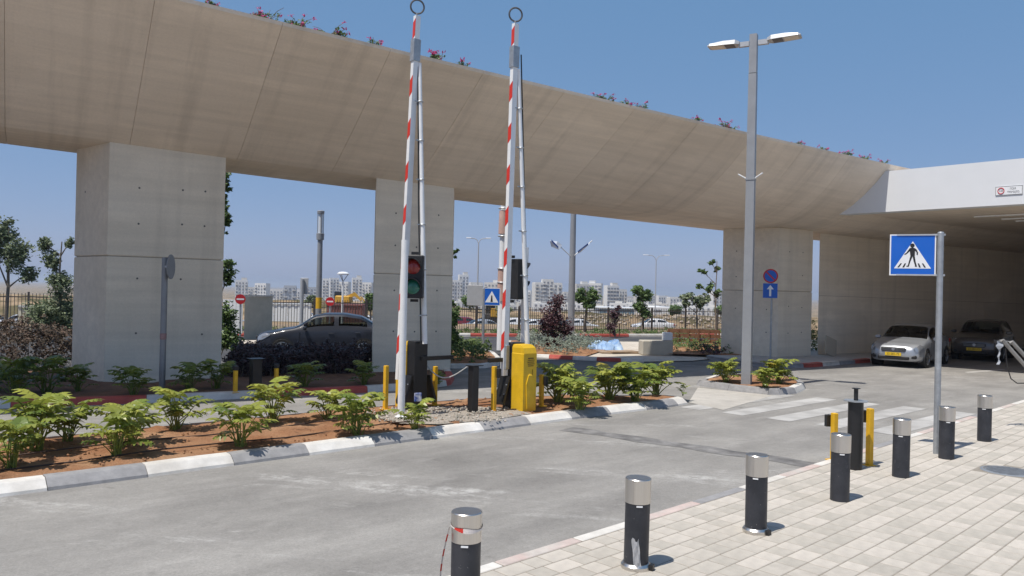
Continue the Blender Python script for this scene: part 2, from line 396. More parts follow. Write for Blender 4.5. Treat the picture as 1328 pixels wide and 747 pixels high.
# -- zebra stripes
cw = struct(link('crosswalk', None))
s0 = Vector((4.15, 15.95))
for k in range(6):
    base = s0 - rn * (k * .92 - .30)
    st = base + rd * (-.3 + .12 * k) ; en = base + rd * (3.7 + .15 * k)
    wv = rn * .24
    me = [st + wv, st - wv, en - wv, en + wv]
    B().add([(p.x, p.y, .0045) for p in me], [(0, 1, 2, 3)]).build('stripe', M_PAINTW, cw)
# pale crossing slab between the two islands
struct(poly_sheet('crossing_slab', [gr(893, 522), gr(905, 503), gr(1003, 513), gr(938, 532)], .0062, mat('crossing_concrete', (.45, .425, .385), .9, var=.12, scale=3, col2=(.40, .375, .335), scale2=.8)))
# -- parking line in front of the underpass
a, b_ = gr(1255, 484), gr(1305, 480)
struct(poly_sheet('lane_line', [(a.x, a.y), (b_.x, b_.y), (b_.x + .1, b_.y + .35), (a.x + .1, a.y + .35)], .0045, M_PAINTW))
a, b_ = gr(1120, 497), gr(1135, 496)

# ------------------------------------------------------------------ kerbs and islands
def kerb(parent, pts, mats_cycle, L=1.0, wid=.28, h=.13, slope=.12, start=0., inward=1, gap=.008):
    """row of kerb stones along pts; the raised side lies to the left of the walking direction when inward=1"""
    pts = [Vector((p[0], p[1])) for p in pts]
    seglen = [(pts[i + 1] - pts[i]).length for i in range(len(pts) - 1)]; tot = sum(seglen)
    def pos(s):
        s = max(0, min(tot - 1e-6, s))
        for i, l in enumerate(seglen):
            if s <= l: 
                d = (pts[i + 1] - pts[i]).normalized(); return pts[i] + d * s, d
            s -= l
        return pts[-1], d
    s = -start; k = 0
    while s < tot - .05:
        a, e = max(0, s), min(tot, s + L)
        if e - a > .06:
            rings = []; nn = max(1, int((e - a) / .34))
            for q in range(nn + 1):
                p, d = pos(a + gap / 2 + (e - a - gap) * q / nn); n_ = Vector((-d.y, d.x)) * inward
                j = rnd.uniform(-.004, .004) if q in (0, nn) else 0
                prof = ((0, 0), (.012, .035), (slope, h - .012), (slope + .03, h), (wid, h), (wid, 0))
                rings.append([Vector((p.x + n_.x * o, p.y + n_.y * o, z + j)) for o, z in prof])
            bb = B()
            if inward > 0: rings = [r_[::-1] for r_ in rings]
            bb.loft(rings); bb.build('kerb_stone', mats_cycle[k % len(mats_cycle)], parent)
        s += L; k += 1

# --- median with planting
med_front = [(-13.5, 1.42), (-5.47, 8.33), (-1.42, 11.95), (1.45, 14.53), (3.35, 16.12), (3.85, 16.62), (3.8, 17.05), (3.3, 17.25)]
med_back = [(1.3, 17.0), (-1.0, 15.95), (-3.6, 13.85), (-6.6, 11.2), (-15.2, 3.8)]
md = struct(link('median_island', None))
def offset_line(pts, o):
    out = []
    for i, p in enumerate(pts):
        a = Vector(pts[max(0, i - 1)][:2]); c = Vector(pts[min(len(pts) - 1, i + 1)][:2]); d = (c - a).normalized()
        out.append(Vector(p[:2]) + Vector((-d.y, d.x)) * o)
    return out
inner = offset_line(med_front, .25) + [Vector(p) for p in offset_line(med_back, .1)]
# uneven soil surface
def soil_mesh(poly, z, name, m, parent, step=.22, amp=.045, seed=0):
    """fill a polygon with a bumpy grid sheet"""
    bm = bmesh.new(); vsx = [bm.verts.new((p[0], p[1], z)) for p in poly]; f = bm.faces.new(vsx)
    bmesh.ops.triangulate(bm, faces=[f])
    x0, x1 = min(p[0] for p in poly), max(p[0] for p in poly); y0, y1 = min(p[1] for p in poly), max(p[1] for p in poly)
    for ax, lo, hi in ((0, x0, x1), (1, y0, y1)):
        q = lo + step
        while q < hi:
            co = [0, 0, 0]; no = [0, 0, 0]; co[ax] = q; no[ax] = 1
            bmesh.ops.bisect_plane(bm, geom=bm.verts[:] + bm.edges[:] + bm.faces[:], plane_co=co, plane_no=no); q += step
    bmesh.ops.triangulate(bm, faces=bm.faces[:])
    r2 = random.Random(seed)
    for v in bm.verts:
        if not v.is_boundary: v.co.z += r2.uniform(0, amp) + .5 * amp * hnoise(v.co.x, v.co.y, 2.1)
    me = bpy.data.meshes.new(name); bm.to_mesh(me); bm.free(); me.materials.append(m)
    me.polygons.foreach_set('use_smooth', [True] * len(me.polygons))
    return link(name, me, parent)
soil_mesh(inner, .10, 'soil', M_SOIL, md, amp=.05, seed=3)
kerb(md, med_front, [M_KW, M_KG], L=1.06, start=.62)
kerb(md, [(3.3, 17.25)] + med_back, [M_KG], L=1.0, wid=.16, slope=.03, h=.12)
# gravel pad under the barriers
gp = [gr(482, 541, .14), gr(520, 549, .14), gr(570, 550, .14), gr(640, 544, .14), gr(690, 536, .14), gr(655, 528, .14), gr(540, 527, .14), gr(500, 533, .14)]
pad = soil_mesh([(p.x, p.y) for p in gp], .138, 'gravel_pad', M_GRAVEL, md, step=.12, amp=.025, seed=5)
gb = B()
for k in range(420):
    t = rnd.random(); p = gr(rnd.uniform(475, 660), rnd.uniform(529, 548), .14)
    s = rnd.uniform(.012, .035); c = Vector((p.x, p.y, .165))
    vs = [c + Vector((rnd.uniform(.6, 1) * s * dx, rnd.uniform(.6, 1) * s * dy, rnd.uniform(.5, 1) * s * dz)) for dx, dy, dz in ((1, 0, 0), (-1, 0, 0), (0, 1, 0), (0, -1, 0), (0, 0, 1), (0, 0, -1))]
    gb.add(vs, [(0, 2, 4), (2, 1, 4), (1, 3, 4), (3, 0, 4), (2, 0, 5), (1, 2, 5), (3, 1, 5), (0, 3, 5)])
o = stuff(gb.build('loose_stones', mat('loose_stone', (.36, .33, .28), .9, island=.4))); tag(o, 'loose grey stones scattered on the gravel around the barriers', 'stones')
# clods on the red soil
cb = B()
for k in range(900):
    i = rnd.randrange(4); a = Vector(med_front[i]); c = Vector(med_front[i + 1]); p = a.lerp(c, rnd.random()); d = (c - a).normalized()
    p = p + Vector((-d.y, d.x)) * rnd.uniform(.35, 2.3); s = rnd.uniform(.01, .035)
    if i == 3: continue
    c3 = Vector((p.x, p.y, .14))
    vs = [c3 + Vector((rnd.uniform(.5, 1) * s * dx, rnd.uniform(.5, 1) * s * dy, rnd.uniform(.4, .9) * s * dz)) for dx, dy, dz in ((1, 0, 0), (-1, 0, 0), (0, 1, 0), (0, -1, 0), (0, 0, 1), (0, 0, -1))]
    cb.add(vs, [(0, 2, 4), (2, 1, 4), (1, 3, 4), (3, 0, 4), (2, 0, 5), (1, 2, 5), (3, 1, 5), (0, 3, 5)])
o = stuff(cb.build('soil_clods', M_SOIL)); tag(o, 'small clods of red earth lying on the median soil', 'soil')
# irrigation pipes lying on the soil
for k, (off, z) in enumerate(((.75, .15), (1.5, .155))):
    pts = [(p.x, p.y, z + .02 * math.sin(i * 1.7 + k)) for i, p in enumerate([q for i in range(3) for q in (offset_line(med_front, off)[i].lerp(offset_line(med_front, off)[i + 1], t / 6) for t in range(6))])]
    o = B().tube(pts, .011, 6).build('irrigation_pipe', mat('brown_drip_pipe', (.06, .035, .025), .6), smooth=True)
    tag(o, ('thin brown drip pipe lying along the front of the median soil', 'thin brown drip pipe lying along the middle of the median soil')[k], 'pipe')

# --- island below the viaduct
u_front = [(-24, 4.9), (-9.27, 14.05), (-7.05, 15.1), (-5.8, 15.8), (-3.1, 17.35), (-1.95, 18.25), (-1.45, 18.9), (-1.45, 20.2), (-1.75, 22.4)]
u_back = [(-2.6, 23.1), (-4.5, 22.4), (-9, 20.6), (-13, 18.8), (-26, 12)]
ui = struct(link('viaduct_island', None))
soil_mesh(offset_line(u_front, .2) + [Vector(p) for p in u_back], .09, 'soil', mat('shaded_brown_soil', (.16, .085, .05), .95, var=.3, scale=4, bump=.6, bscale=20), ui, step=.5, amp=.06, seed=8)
kerb(ui, u_front, [M_KR, M_KW], L=2.25, start=.5, wid=.22, slope=.04, h=.14)
# --- green island with crossing sign
g3 = struct(link('shrub_island', None))
g3f = [(-4.2, 22.9), (-2.6, 23.0), (-1.65, 23.04), (-.8, 23.3), (-.35, 24.1), (-.3, 26), (-.6, 28.6), (-1.2, 29.6), (-3, 29.8), (-5, 29.5)]
soil_mesh(offset_line(g3f, .2), .1, 'soil', M_SOIL, g3, step=.5, seed=9)
kerb(g3, g3f, [M_KW], L=1.0, wid=.2, slope=.04)
# --- big verge on the right side with tarp and garden
g4 = struct(link('sandy_verge', None))
g4f = [(-.5, 36.2), (-.2, 31), (.2, 27.9), (.77, 27.35), (2.2, 26.9), (3.8, 26.45), (4.6, 26.5)]
poly_sheet('sand_surface', g4f + [(6.5, 27.4), (8.0, 29.0), (11.5, 31.0), (14, 38), (6, 37.5)], .03, M_SAND, g4)
kerb(g4, g4f[2:], [M_KR, M_KW], L=.85, wid=.22, slope=.05, start=.3)
kerb(g4, g4f[:3], [M_KW], L=1.0, wid=.22, slope=.05)
soil_mesh([(0.1, 28.3), (.9, 27.75), (2.6, 27.5), (3.1, 29), (4.6, 33.5), (3.6, 36), (0.0, 35.5)], .07, 'soil', M_SOIL, g4, step=.6, seed=12)
soil_mesh([(6.0, 29.3), (8.4, 28.9), (11, 31.5), (12.5, 36.5), (7.2, 36)], .12, 'soil', M_SOIL, g4, step=.5, seed=13)
# --- verge along the fence
g5 = struct(link('fence_verge', None))
g5f = [(-16, 33.8), (-2.84, 39.1), (1.5, 40.2), (8.6, 43.0), (16, 46.5)]
poly_sheet('verge_soil', g5f + [(18, 56), (-20, 44)], .06, mat('verge_earth', (.22, .16, .10), .95, var=.3, scale=2), g5)
kerb(g5, g5f, [M_KW, M_KR], L=3.0, wid=.25, slope=.04, h=.15)
# --- small island with the tall lamp
g6 = struct(link('lamp_island', None))
g6f = [gr(903, 500), gr(948, 507), gr(1003, 513), gr(1032, 511), gr(1046, 504), gr(1036, 494), gr(985, 489), gr(925, 492), gr(903, 500)]
g6f = [(p.x, p.y) for p in g6f]
soil_mesh(offset_line(g6f[:-1], .16), .11, 'soil', M_SOIL, g6, step=.25, amp=.05, seed=14)
kerb(g6, g6f, [M_KG, M_KG, M_KG, M_KW, M_KG, M_KG], L=1.05, wid=.2, slope=.06, h=.15)
# --- pavement in front of the far pillar and the underpass wall
g7 = struct(link('underpass_pavement', None))
g7f = [(7.2, 28.4), (7.9, 26.4), (8.8, 25.5), (10.07, 26.0), (12.97, 28.4), (24, 37.3)]
poly_sheet('pavement_surface', g7f + [(22, 40), (8.6, 31.5)], .125, M_CONCPATH, g7)
kerb(g7, g7f[2:], [M_KG, M_KR, M_KW], L=1.15, wid=.2, slope=.03, h=.14)
kerb(g7, g7f[:3], [M_KG], L=1.0, wid=.2, slope=.03, h=.14)
# --- pavement behind the dark car
g8 = struct(link('rear_pavement', None))
poly_sheet('pavement_surface', [(-13, 28.4), (-10.5, 29.8), (-5, 31.6), (-4.4, 33.6), (-14, 31)], .08, M_SAND, g8)

# ------------------------------------------------------------------ paved footway with individual stones
pv = struct(link('footway', None))
PA = R(43.7); pd = Vector((math.cos(PA), math.sin(PA))); pn = Vector((-pd.y, pd.x)); P0 = Vector((-.1, 6.58))
def pvp(u, v, z=0): q = P0 + pd * u + pn * v; return Vector((q.x, q.y, z))
poly_sheet('bedding_sand', [pvp(-14, 0)[:2], pvp(30, 0)[:2], pvp(30, -16)[:2], pvp(-14, -16)[:2]], .0383, M_MORTAR, pv)
s = -14.; k = 0
while s < 26:
    bb = B(); L = 1.0; c = pvp(s + L / 2, -.06, .018)
    bb.bbox(c, (L - .01, .13, .05), .008, PA); bb.build('kerb_stone', (M_KW, M_KP, M_KG, M_KW, M_KP)[k % 5], pv); s += L; k += 1
def visible(p, mx=0, my=0):
    z = p[2] - EYE; fy = p[1] * math.cos(PITCH) + z * math.sin(PITCH); up = -p[1] * math.sin(PITCH) + z * math.cos(PITCH)
    if fy < .5: return None
    xr, yu = F * p[0] / fy, F * up / fy
    x = xr * math.cos(ROLL) + yu * math.sin(ROLL) + 664; y = 373.5 - (-xr * math.sin(ROLL) + yu * math.cos(ROLL))
    return (x, y) if -mx < x < 1328 + mx and -my < y < 747 + my else None
ROW, TG = .205, .012
bolls = [(-.28, 5.42), (1.1, 6.53), (2.45, 7.59), (3.81, 8.85), (5.14, 10.1), (6.43, 11.33), (7.9, 12.82)]
MANH = gr(1308, 612, .03)
tiles = []
for r_ in range(62):
    v = -.135 - (r_ + .5) * ROW; u = -13.5 + rnd.uniform(0, .3)
    while u < 24:
        L = rnd.choice((.205, .205, .205, .305, .305)); c = pvp(u + L / 2, v, 0)
        if (c.xy - MANH.xy).length > .36: tiles.append((u, v, L, c))
        u += L
near = sorted([t for t in tiles if visible(t[3], -4, -4)], key=lambda t: t[3].y - .12 * t[3].x * 0)[:300]
ids = set(id(t) for t in near); tm = {}
for L in (.205, .305, .405):
    tm[L] = B().bbox((0, 0, 0), (L - TG, ROW - TG, .05), .003).mesh('paver', M_PAVER)
rest = B()
for t in tiles:
    z = .016 + rnd.uniform(-.0007, .0007); rz = PA + rnd.uniform(-.008, .008)
    if id(t) in ids: link('paver', tm[t[2]], pv, (t[3].x, t[3].y, z), (rnd.uniform(-.003, .003), rnd.uniform(-.003, .003), rz))
    elif t[3].y > -2: rest.bbox((t[3].x, t[3].y, z), (t[2] - TG, ROW - TG, .05), .003, rz)
stuff(rest.build('pavers', M_PAVER, pv))
mh = thing('manhole_cover', 'round grey iron manhole cover set flush in the paved footway', 'manhole cover', (MANH.x, MANH.y, .0))
B().lathe([(.34, 0), (.34, .042), (.30, .046), (.30, .02)], seg=40).build('rim', M_GALV, mh, 40)
cv = B().lathe([(.292, .0), (.292, .04), (.285, .043)], seg=40).build('lid', mat('cast_iron_grey', (.20, .215, .235), .6, .3, var=.2, scale=14), mh, 40)
for i in range(-3, 4):
    hw = math.sqrt(.26 ** 2 - (i * .07) ** 2); B().box((0, i * .07, .046), (2 * hw, .018, .008)).build('rib', mat('cast_iron_grey', (0, 0, 0)), cv)

# ------------------------------------------------------------------ viaduct
VP = Vector((-8.96, 17.0)); vd = Vector((math.cos(VANG), math.sin(VANG))); vn = Vector((-vd.y, vd.x))
def zb(t): t = min(t, 30); return 5.44 - .031 * t + .0004 * t * t
def ztop(t): 
    return zb(t) + 2.30 - .0085 * max(-12, min(t, 30))
def vp(t, o, z): q = VP + vd * t + vn * o; return Vector((q.x, q.y, z))
OF, OB = -3.6, 2.3
via = thing('viaduct', 'long raked concrete viaduct on wide pillars crossing the whole view', 'viaduct', (0, 0, 0))
# each fascia segment: raked face with a faint concave curve near the lip, and soffit
def vsec(t, ins=0.):
    b0, t0 = zb(t), ztop(t); pts = []
    pts.append((OB, t0)); pts.append((OB, b0 + ins)); pts.append((0.04, b0 + ins)); pts.append((-.03, b0 + .03 + ins))
    for k in range(1, 9):
        q = k / 9; pw = 1.06 + 1.35 * sm(11, 24, t); pts.append((lerp(0, OF, q) + ins * .7, lerp(b0, t0 - .07, q ** pw) + ins * .7))
    pts.append((OF + ins, t0 - .07 + ins)); pts.append((OF - .02 + ins, t0 - .0)); pts.append((OF + .22, t0)); pts.append((OF + .22, t0 - .12)); pts.append((OB - .25, t0 - .12)); pts.append((OB - .25, t0))
    return pts
edges = [-16 + 2.33 * k + .1 for k in range(27)]
for i in range(len(edges) - 1):
    a, c = edges[i], edges[i + 1]; bb = B(); rings = []
    for q in range(3):
        t = lerp(a + .0035, c - .0035, q / 2); rings.append([vp(t, o, z) for o, z in vsec(t)])
    bb.loft(rings); bb.build('deck_segment', M_FASCIA, via, 25)
bb = B(); bb.loft([[vp(t, o, z) for o, z in vsec(t, .03)] for t in [-15.8 + 2 * k for k in range(31)]]); bb.build('deck_core', M_FASCIA, via)
# planting earth on top
bb = B(); bb.loft([[vp(t, o, z) for o, z in ((OF + .24, ztop(t) - .115), (OB - .28, ztop(t) - .115), (OB - .28, ztop(t) - .03), (OF + .24, ztop(t) - .03))] for t in (-15, 0, 14, 28)]); bb.build('planter_soil', M_SOIL, via)

M_HOLE = mat('tie_hole_dark', (.12, .11, .10), .9)
hole_me = B().lathe([(.023, 0), (.023, .006)], seg=10).mesh('tie_hole', M_HOLE)
def pillar(quad, zj, ztop_fn, groups, zbase=0.05, zj2=None):
    """quad: footprint counter-clockwise seen from above; cast in lifts with a recessed joint"""
    root = link('pillar', None, via)
    q = [Vector(p) for p in quad]; c = sum(q, Vector((0, 0))) / 4
    def lift(z0, z1s, nm):
        ins = [p + (c - p).normalized() * .02 for p in q]
        bb = B(); bv = .02
        tops = [z1 if not callable(z1) else z1(p) for p, z1 in zip(q, z1s)]
        bots = [z if not callable(z) else z(p) for p, z in zip(q, z0)]
        bb.loft([[Vector((p.x, p.y, z)) for p, z in zip(ins, bots)], [Vector((p.x, p.y, z + bv)) for p, z in zip(q, bots)],
                 [Vector((p.x, p.y, z - bv)) for p, z in zip(q, tops)], [Vector((p.x, p.y, z)) for p, z in zip(ins, tops)]])
        return bb.build(nm, M_PILLAR, root)
    lift([zbase] * 4, [zj - .008] * 4, 'lower_lift'); lift([zj + .008] * 4, [ztop_fn] * 4, 'upper_lift')
    ins = [p + (c - p).normalized() * .05 for p in q]
    B().loft([[Vector((p.x, p.y, zj - .05)) for p in ins], [Vector((p.x, p.y, zj + .05)) for p in ins]]).build('joint', M_JOINT, root)
    for (i, j), us, zs in groups:
        a, e = q[i], q[j]; d = (e - a).normalized(); nrm = Vector((d.y, -d.x))
        if nrm.dot(c - a) > 0: nrm = -nrm
        for u in us:
            for z in zs:
                p = a + d * (e - a).length * u + nrm * (-.003)
                if rnd.random() < .8: link('tie_hole', hole_me, root, (p.x, p.y, z + rnd.uniform(-.03, .03)), Vector((nrm.x, nrm.y, 0)).to_track_quat('Z', 'Y').to_euler())
def under(p):
    t = (p - VP).dot(vd); return zb(t) + .1
A = Vector((-8.96, 17.03)); 
def hit(px, base, ang):      # where the sight column px meets a wall line
    k = (px - 664) / F - math.tan(0); d = Vector((math.cos(ang), math.sin(ang)))
    s = (k * base.y - base.x) / (d.x - k * d.y); return base + d * s
P1 = [A, hit(289, A, VANG), None, hit(95.5, A, R(140))]; P1[2] = P1[1] + (P1[3] - P1[0])
pillar(P1, 2.93, under, [((0, 1), (.25, .62, .82), (1.2, 2.45, 3.7, 4.5)), ((3, 0), (.3,), (1.3, 4.4))])
A = vp(0, .03, 0).xy; A = hit(485, Vector((vp(5, .03, 0).x, vp(5, .03, 0).y)), VANG); Bq = hit(586, A, VANG)
P2 = [A, Bq, Bq + Vector((-.1, 1.5)), A + Vector((-.28, 1.45))]
pillar(P2, 2.74, under, [((0, 1), (.25, .52, .8), (1.2, 2.3, 3.5, 4.4))])
A = Vector((9.94, 28.75)); Bq = hit(1053, A, VANG); Cq = hit(936.5, A, R(147))
P3 = [A, Bq, Bq + (Cq - A), Cq]
pillar(P3, 2.58, lambda p: 4.86 + .1, [((0, 1), (.3, .7), (1.0, 2.0, 3.2, 4.1)), ((3, 0), (.25, .55, .8), (1.0, 1.9, 3.1, 4.1))])

# ------------------------------------------------------------------ underpass: wall, white beam, deck
und = thing('underpass', 'white beam fronted underpass with dark concrete side wall behind the parked cars', 'underpass')
wt0 = 25.0
for i in range(6):
    t0, t1 = wt0 + i * 4.2, wt0 + (i + 1) * 4.2
    for z0, z1 in ((.05, 2.45), (2.462, 5.05)):
        bb = B(); sk_ = .48 if i == 0 else 0; pts = [vp(t0 + .006, .06, 0).xy, vp(t1 - .006, .06, 0).xy, vp(t1 - .006, .42, 0).xy, vp(t0 + .006 + sk_, .42, 0).xy]
        s0 = -.010 * (t0 - wt0); s1 = -.010 * (t1 - wt0)
        rg = lambda za, zc: [Vector((p.x, p.y, z)) for p, z in zip(pts, (za, zc, zc, za))]
        if z0 < 1: bb.loft([rg(z0, z0), rg(z1 + s0, z1 + s1)])
        else: bb.loft([rg(z0 + s0, z0 + s1), rg(z1, z1)])
        bb.build('wall_panel', M_PILLAR, und)
bb = B(); pts = [vp(wt0 + .09, .1, 0).xy, vp(wt0 + 25, .1, 0).xy, vp(wt0 + 25, .38, 0).xy, vp(wt0 + .5, .38, 0).xy]; bb.prism([tuple(p) for p in pts], .1, 4.95); bb.build('wall_core', M_JOINT, und)
Cc = Vector((12.95, 26.62)); bd = Vector((math.cos(R(-47)), math.sin(R(-47)))); bk = Vector((-bd.y, bd.x))
def bp(a, c, z): q = Cc + bd * a + bk * c; return Vector((q.x, q.y, z))
bb = B(); bb.loft([[bp(a, 0, 5.39), bp(a, .5, 5.39), bp(a, .5, 6.80), bp(a, 0, 6.80)] for a in (-2.6, 4, 14, 30)]); bb.build('white_beam', M_BEAM, und)
bb = B(); bb.loft([[bp(a, .5, 5.44), bp(a, 30, 5.44), bp(a, 30, 6.3), bp(a, .5, 6.3)] for a in (-1.0, 8, 30)]); bb.build('deck_slab', M_FASCIA, und)
bb = B(); bb.prism([tuple(bp(13, .6, 0).xy), tuple(bp(13, 30, 0).xy), tuple(bp(13.6, 30, 0).xy), tuple(bp(13.6, .6, 0).xy)], 0, 5.44); bb.build('side_wall', M_PILLAR, und)
bb = B(); bb.prism([tuple(bp(-14, 29.4, 0).xy), tuple(bp(13.6, 29.4, 0).xy), tuple(bp(13.6, 30, 0).xy), tuple(bp(-14, 30, 0).xy)], 0, 5.44); bb.build('end_wall', M_PILLAR, und)
for a, c0, c1 in ((1.7, 3.2, 3.26), (2.2, 4.6, 4.66), (2.4, 5.6, 5.66), (3.4, 6.6, 6.66)):
    bb = B(); bb.prism([tuple(bp(a, c0, 0).xy), tuple(bp(a + 4.5, c0, 0).xy), tuple(bp(a + 4.5, c1, 0).xy), tuple(bp(a, c1, 0).xy)], 5.36, 5.41); bb.build('ceiling_conduit', M_WHITE, und)

# ------------------------------------------------------------------ sign on the white beam
def text_mesh(s, size, m, name='lettering', ext=.002):
    cu = bpy.data.curves.new(name, 'FONT'); cu.body = s; cu.size = size; cu.extrude = ext; cu.align_x = 'CENTER'; cu.align_y = 'CENTER'
    ob = bpy.data.objects.new(name, cu); COL.objects.link(ob); dg = bpy.context.evaluated_depsgraph_get()
    me = bpy.data.meshes.new_from_object(ob.evaluated_get(dg)); bpy.data.objects.remove(ob); me.materials.clear(); me.materials.append(m); return me
def frame_rot(nrm):
    """rotation whose local +Z is the outward normal of an upright plate and local +Y is up"""
    n_ = Vector(nrm).normalized(); up = Vector((0, 0, 1)); x = up.cross(n_).normalized()
    return Matrix((x, n_.cross(x), n_)).transposed().to_4x4()
def disc(bb, c, r_, z0, z1, seg=28): bb.lathe([(r_, z0), (r_, z1)], c, seg)
def flat(bb, pts, z0, z1): bb.prism(pts, z0, z1)
def place(o, p, nrm): o.matrix_world = Matrix.Translation(p) @ frame_rot(nrm)
hs = thing('height_limit_sign', 'small white maximum height sign with red ring and Hebrew text on white beam', 'sign')
a_ = (hit(1306, Cc, R(-47)) - Cc).dot(bd); c_ = bp(a_, -.012, 0); c_.z = at(1309, 247, c_.y).z
place(hs, c_, -Vector((bk.x, bk.y, 0))); hs.scale = (.80, .86, 1)
HW, HH = .46, .165
B().box((0, 0, 0), (2 * HW, 2 * HH, .016)).build('plate', M_SIGNW, hs)
bb = B(); t_ = .012
for c, d in (((0, HH - t_, .0092), (2 * HW, t_, .003)), ((0, -HH + t_, .0092), (2 * HW, t_, .003)), ((HW - t_, 0, .0092), (t_, 2 * HH - 4 * t_, .003)), ((-HW + t_, 0, .0092), (t_, 2 * HH - 4 * t_, .003))): bb.box(c, d)
bb.build('border', M_PRINT, hs)
B().torus((-.27, 0, .0092), .105, .016, (0, 0, 1), 32, 6).build('red_ring', M_SIGNR, hs)
link('number', text_mesh('3.8', .10, M_PRINT, 'number'), hs, (-.27, 0, .0092))
link('lettering', text_mesh('הבוג', .115, M_PRINT), hs, (.13, .065, .0092))
link('lettering', text_mesh('ילמיסקמ', .115, M_PRINT), hs, (.15, -.06, .0092))

# ------------------------------------------------------------------ bollards
bl = ['steel capped bollard nearest the camera with a red and white tape tied round its cap',
      'steel capped bollard with a torn grey tape strip on its shaft, second from the camera',
      'steel capped bollard with a metal collar at its foot, third from the camera',
      'scuffed steel capped bollard in front of the black round post',
      'steel capped bollard between the yellow post and the crossing sign pole',
      'steel capped bollard just right of the crossing sign pole',
      'steel capped bollard farthest right near the edge of the photo']
BR = .108
caps = B().lathe([(BR, .56), (BR + .001, .758), (BR - .004, .764), (0.001, .766)], seg=40).mesh('steel_cap', M_STEEL, 30)
shaft = B().lathe([(BR - .004, 0), (BR - .004, .558), (BR - .012, .56)], seg=40).mesh('shaft', M_BOLL, 30)
tagm = B().box((0, 0, 0), (.05, .006, .012)).mesh('label_strip', M_SIGNW)
for i, (x, y) in enumerate(bolls):
    t = thing('bollard', bl[i], 'bollard', (x, y, .035), rnd.uniform(0, 6), 'bollards along the footway')
    t.rotation_euler.x = rnd.uniform(-.008, .008); t.rotation_euler.y = rnd.uniform(-.008, .008)
    link('shaft', shaft, t); link('steel_cap', caps, t)
    rz = t.rotation_euler.z; ang = math.atan2(-y, -x) + (.15 if i % 2 else -.1) - rz
    o = link('label_strip', tagm, t, (math.cos(ang) * (BR - .002), math.sin(ang) * (BR - .002), .545), (0, 0, ang + math.pi / 2))
    if i in (1, 2):
        B().lathe([(BR + .02, 0), (BR + .02, .035), (BR + .004, .055), (BR - .002, .056)], seg=36).build('collar', M_STEEL, t, 30)
        ca = ang + 1.1; B().box((math.cos(ca) * (BR + .03), math.sin(ca) * (BR + .03), .03), (.035, .05, .05), ca).build('clamp', M_BLACK, t)
tp = tag(link('barrier_tape', None), 'red and white tape tied round the steel cap of the nearest bollard', 'tape'); tp.location = (bolls[0][0], bolls[0][1], .035)
bb = B(); n = 40
for i in range(n):
    a0, a1 = 2 * math.pi * i / n, 2 * math.pi * (i + 1) / n; rr = BR + .005; z0 = .665 + .014 * math.sin(a0 * 1.0 - .8); z1 = .665 + .014 * math.sin(a1 - .8); h = .011 + .006 * math.sin(3 * a0)
    bb.cur = 1 if -2.5 < (a0 - 2 * math.pi if a0 > math.pi else a0) < -1.75 else 0
    bb.add([(rr * math.cos(a0), rr * math.sin(a0), z0 - h), (rr * math.cos(a1), rr * math.sin(a1), z1 - h), (rr * math.cos(a1), rr * math.sin(a1), z1 + h), (rr * math.cos(a0), rr * math.sin(a0), z0 + h)], [(0, 1, 2, 3)])
bb.build('loop', [mat('white_plastic_tape', (.72, .66, .62), .6), M_RED], tp)
bb = B(); ring = []
for i in range(13):
    q = i / 12; p = Vector((-BR - .01 - .05 * math.sin(q * 2.6) - .012 * q, -.03, .66 - .62 * q)); ring.append(p)
for i in range(12):
    a, c = ring[i], ring[i + 1]; bb.cur = i % 2; wv = Vector((.005, .008, 0)); bb.add([a - wv, a + wv, c + wv, c - wv], [(0, 1, 2, 3)])
bb.build('tail', [mat('white_plastic_tape', (0, 0, 0)), M_RED], tp)
b1 = Vector((bolls[1][0], bolls[1][1], 0)); ang = math.atan2(-b1.y, -b1.x) - .1
bb = B(); m_, n_ = 5, 9; 
for i in range(n_ + 1):
    for j in range(m_ + 1):
        a = ang + (j / m_ - .5) * .52 + .25 * (i / n_) ; rr = BR + .006 + .007 * math.sin(i * 1.3 + j * 1.9)
        z = .045 + .26 * (1 - i / n_) + .02 * math.sin(j * 1.4); bb.v.append((b1.x + rr * math.cos(a), b1.y + rr * math.sin(a), z))
for i in range(n_):
    for j in range(m_): q = i * (m_ + 1) + j; bb.f.append((q, q + 1, q + m_ + 2, q + m_ + 1)); bb.mi.append(0)
tag(bb.build('torn_tape', mat('crumpled_silver_tape', (.42, .43, .45), .4, .3, var=.15, scale=20), smooth=True), 'crumpled silver tape strip stuck low on the second bollard', 'tape')

# ------------------------------------------------------------------ black round post, yellow posts
bp_ = thing('black_post', 'black round steel post with flat plate and stub on top at the footway edge', 'post', (4.71, 10.49, .03))
B().lathe([(.098, 0), (.098, .93)], seg=32).build('shaft', M_BLACK, bp_, 30)
B().lathe([(.17, .93), (.17, .942)], seg=6).build('top_plate', M_GALV, bp_)
B().lathe([(.028, .942), (.028, 1.10)], seg=16).build('stub', M_BLACK, bp_, 30)
B().lathe([(.055, 1.10), (.055, 1.108)], seg=16).build('stub_plate', M_BLACK, bp_)
def guard_post(name, label, p, h, box_side=None, rz=RANG, w=.085, dep=.07, shared=None):
    t = thing(name, label, 'post', p, rz, 'yellow guard posts')
    B().bbox((0, 0, h / 2), (dep, w, h), .006).build('tube', M_YELP, t)
    B().box((0, 0, .006), (.17, .17, .012)).build('base_plate', M_YELP, t)
    if box_side is not None: B().bbox((box_side[0], box_side[1], h - .12), (.075, .06, .17), .006).build('sensor_box', M_BLACKP, t)
    return t
guard_post('yellow_post', 'yellow square post with black sensor box just right of the black round post', (5.03, 10.75, .03), .80, (-.05, .085), .2)
guard_post('yellow_post', 'short yellow post with black sensor box partly hidden behind the scuffed bollard', (4.66, 11.05, .03), .68, (-.05, .085), .2)
guard_post('yellow_post', 'yellow guard post left of the white traffic light pole', (-2.26, 14.07, .14), .80)
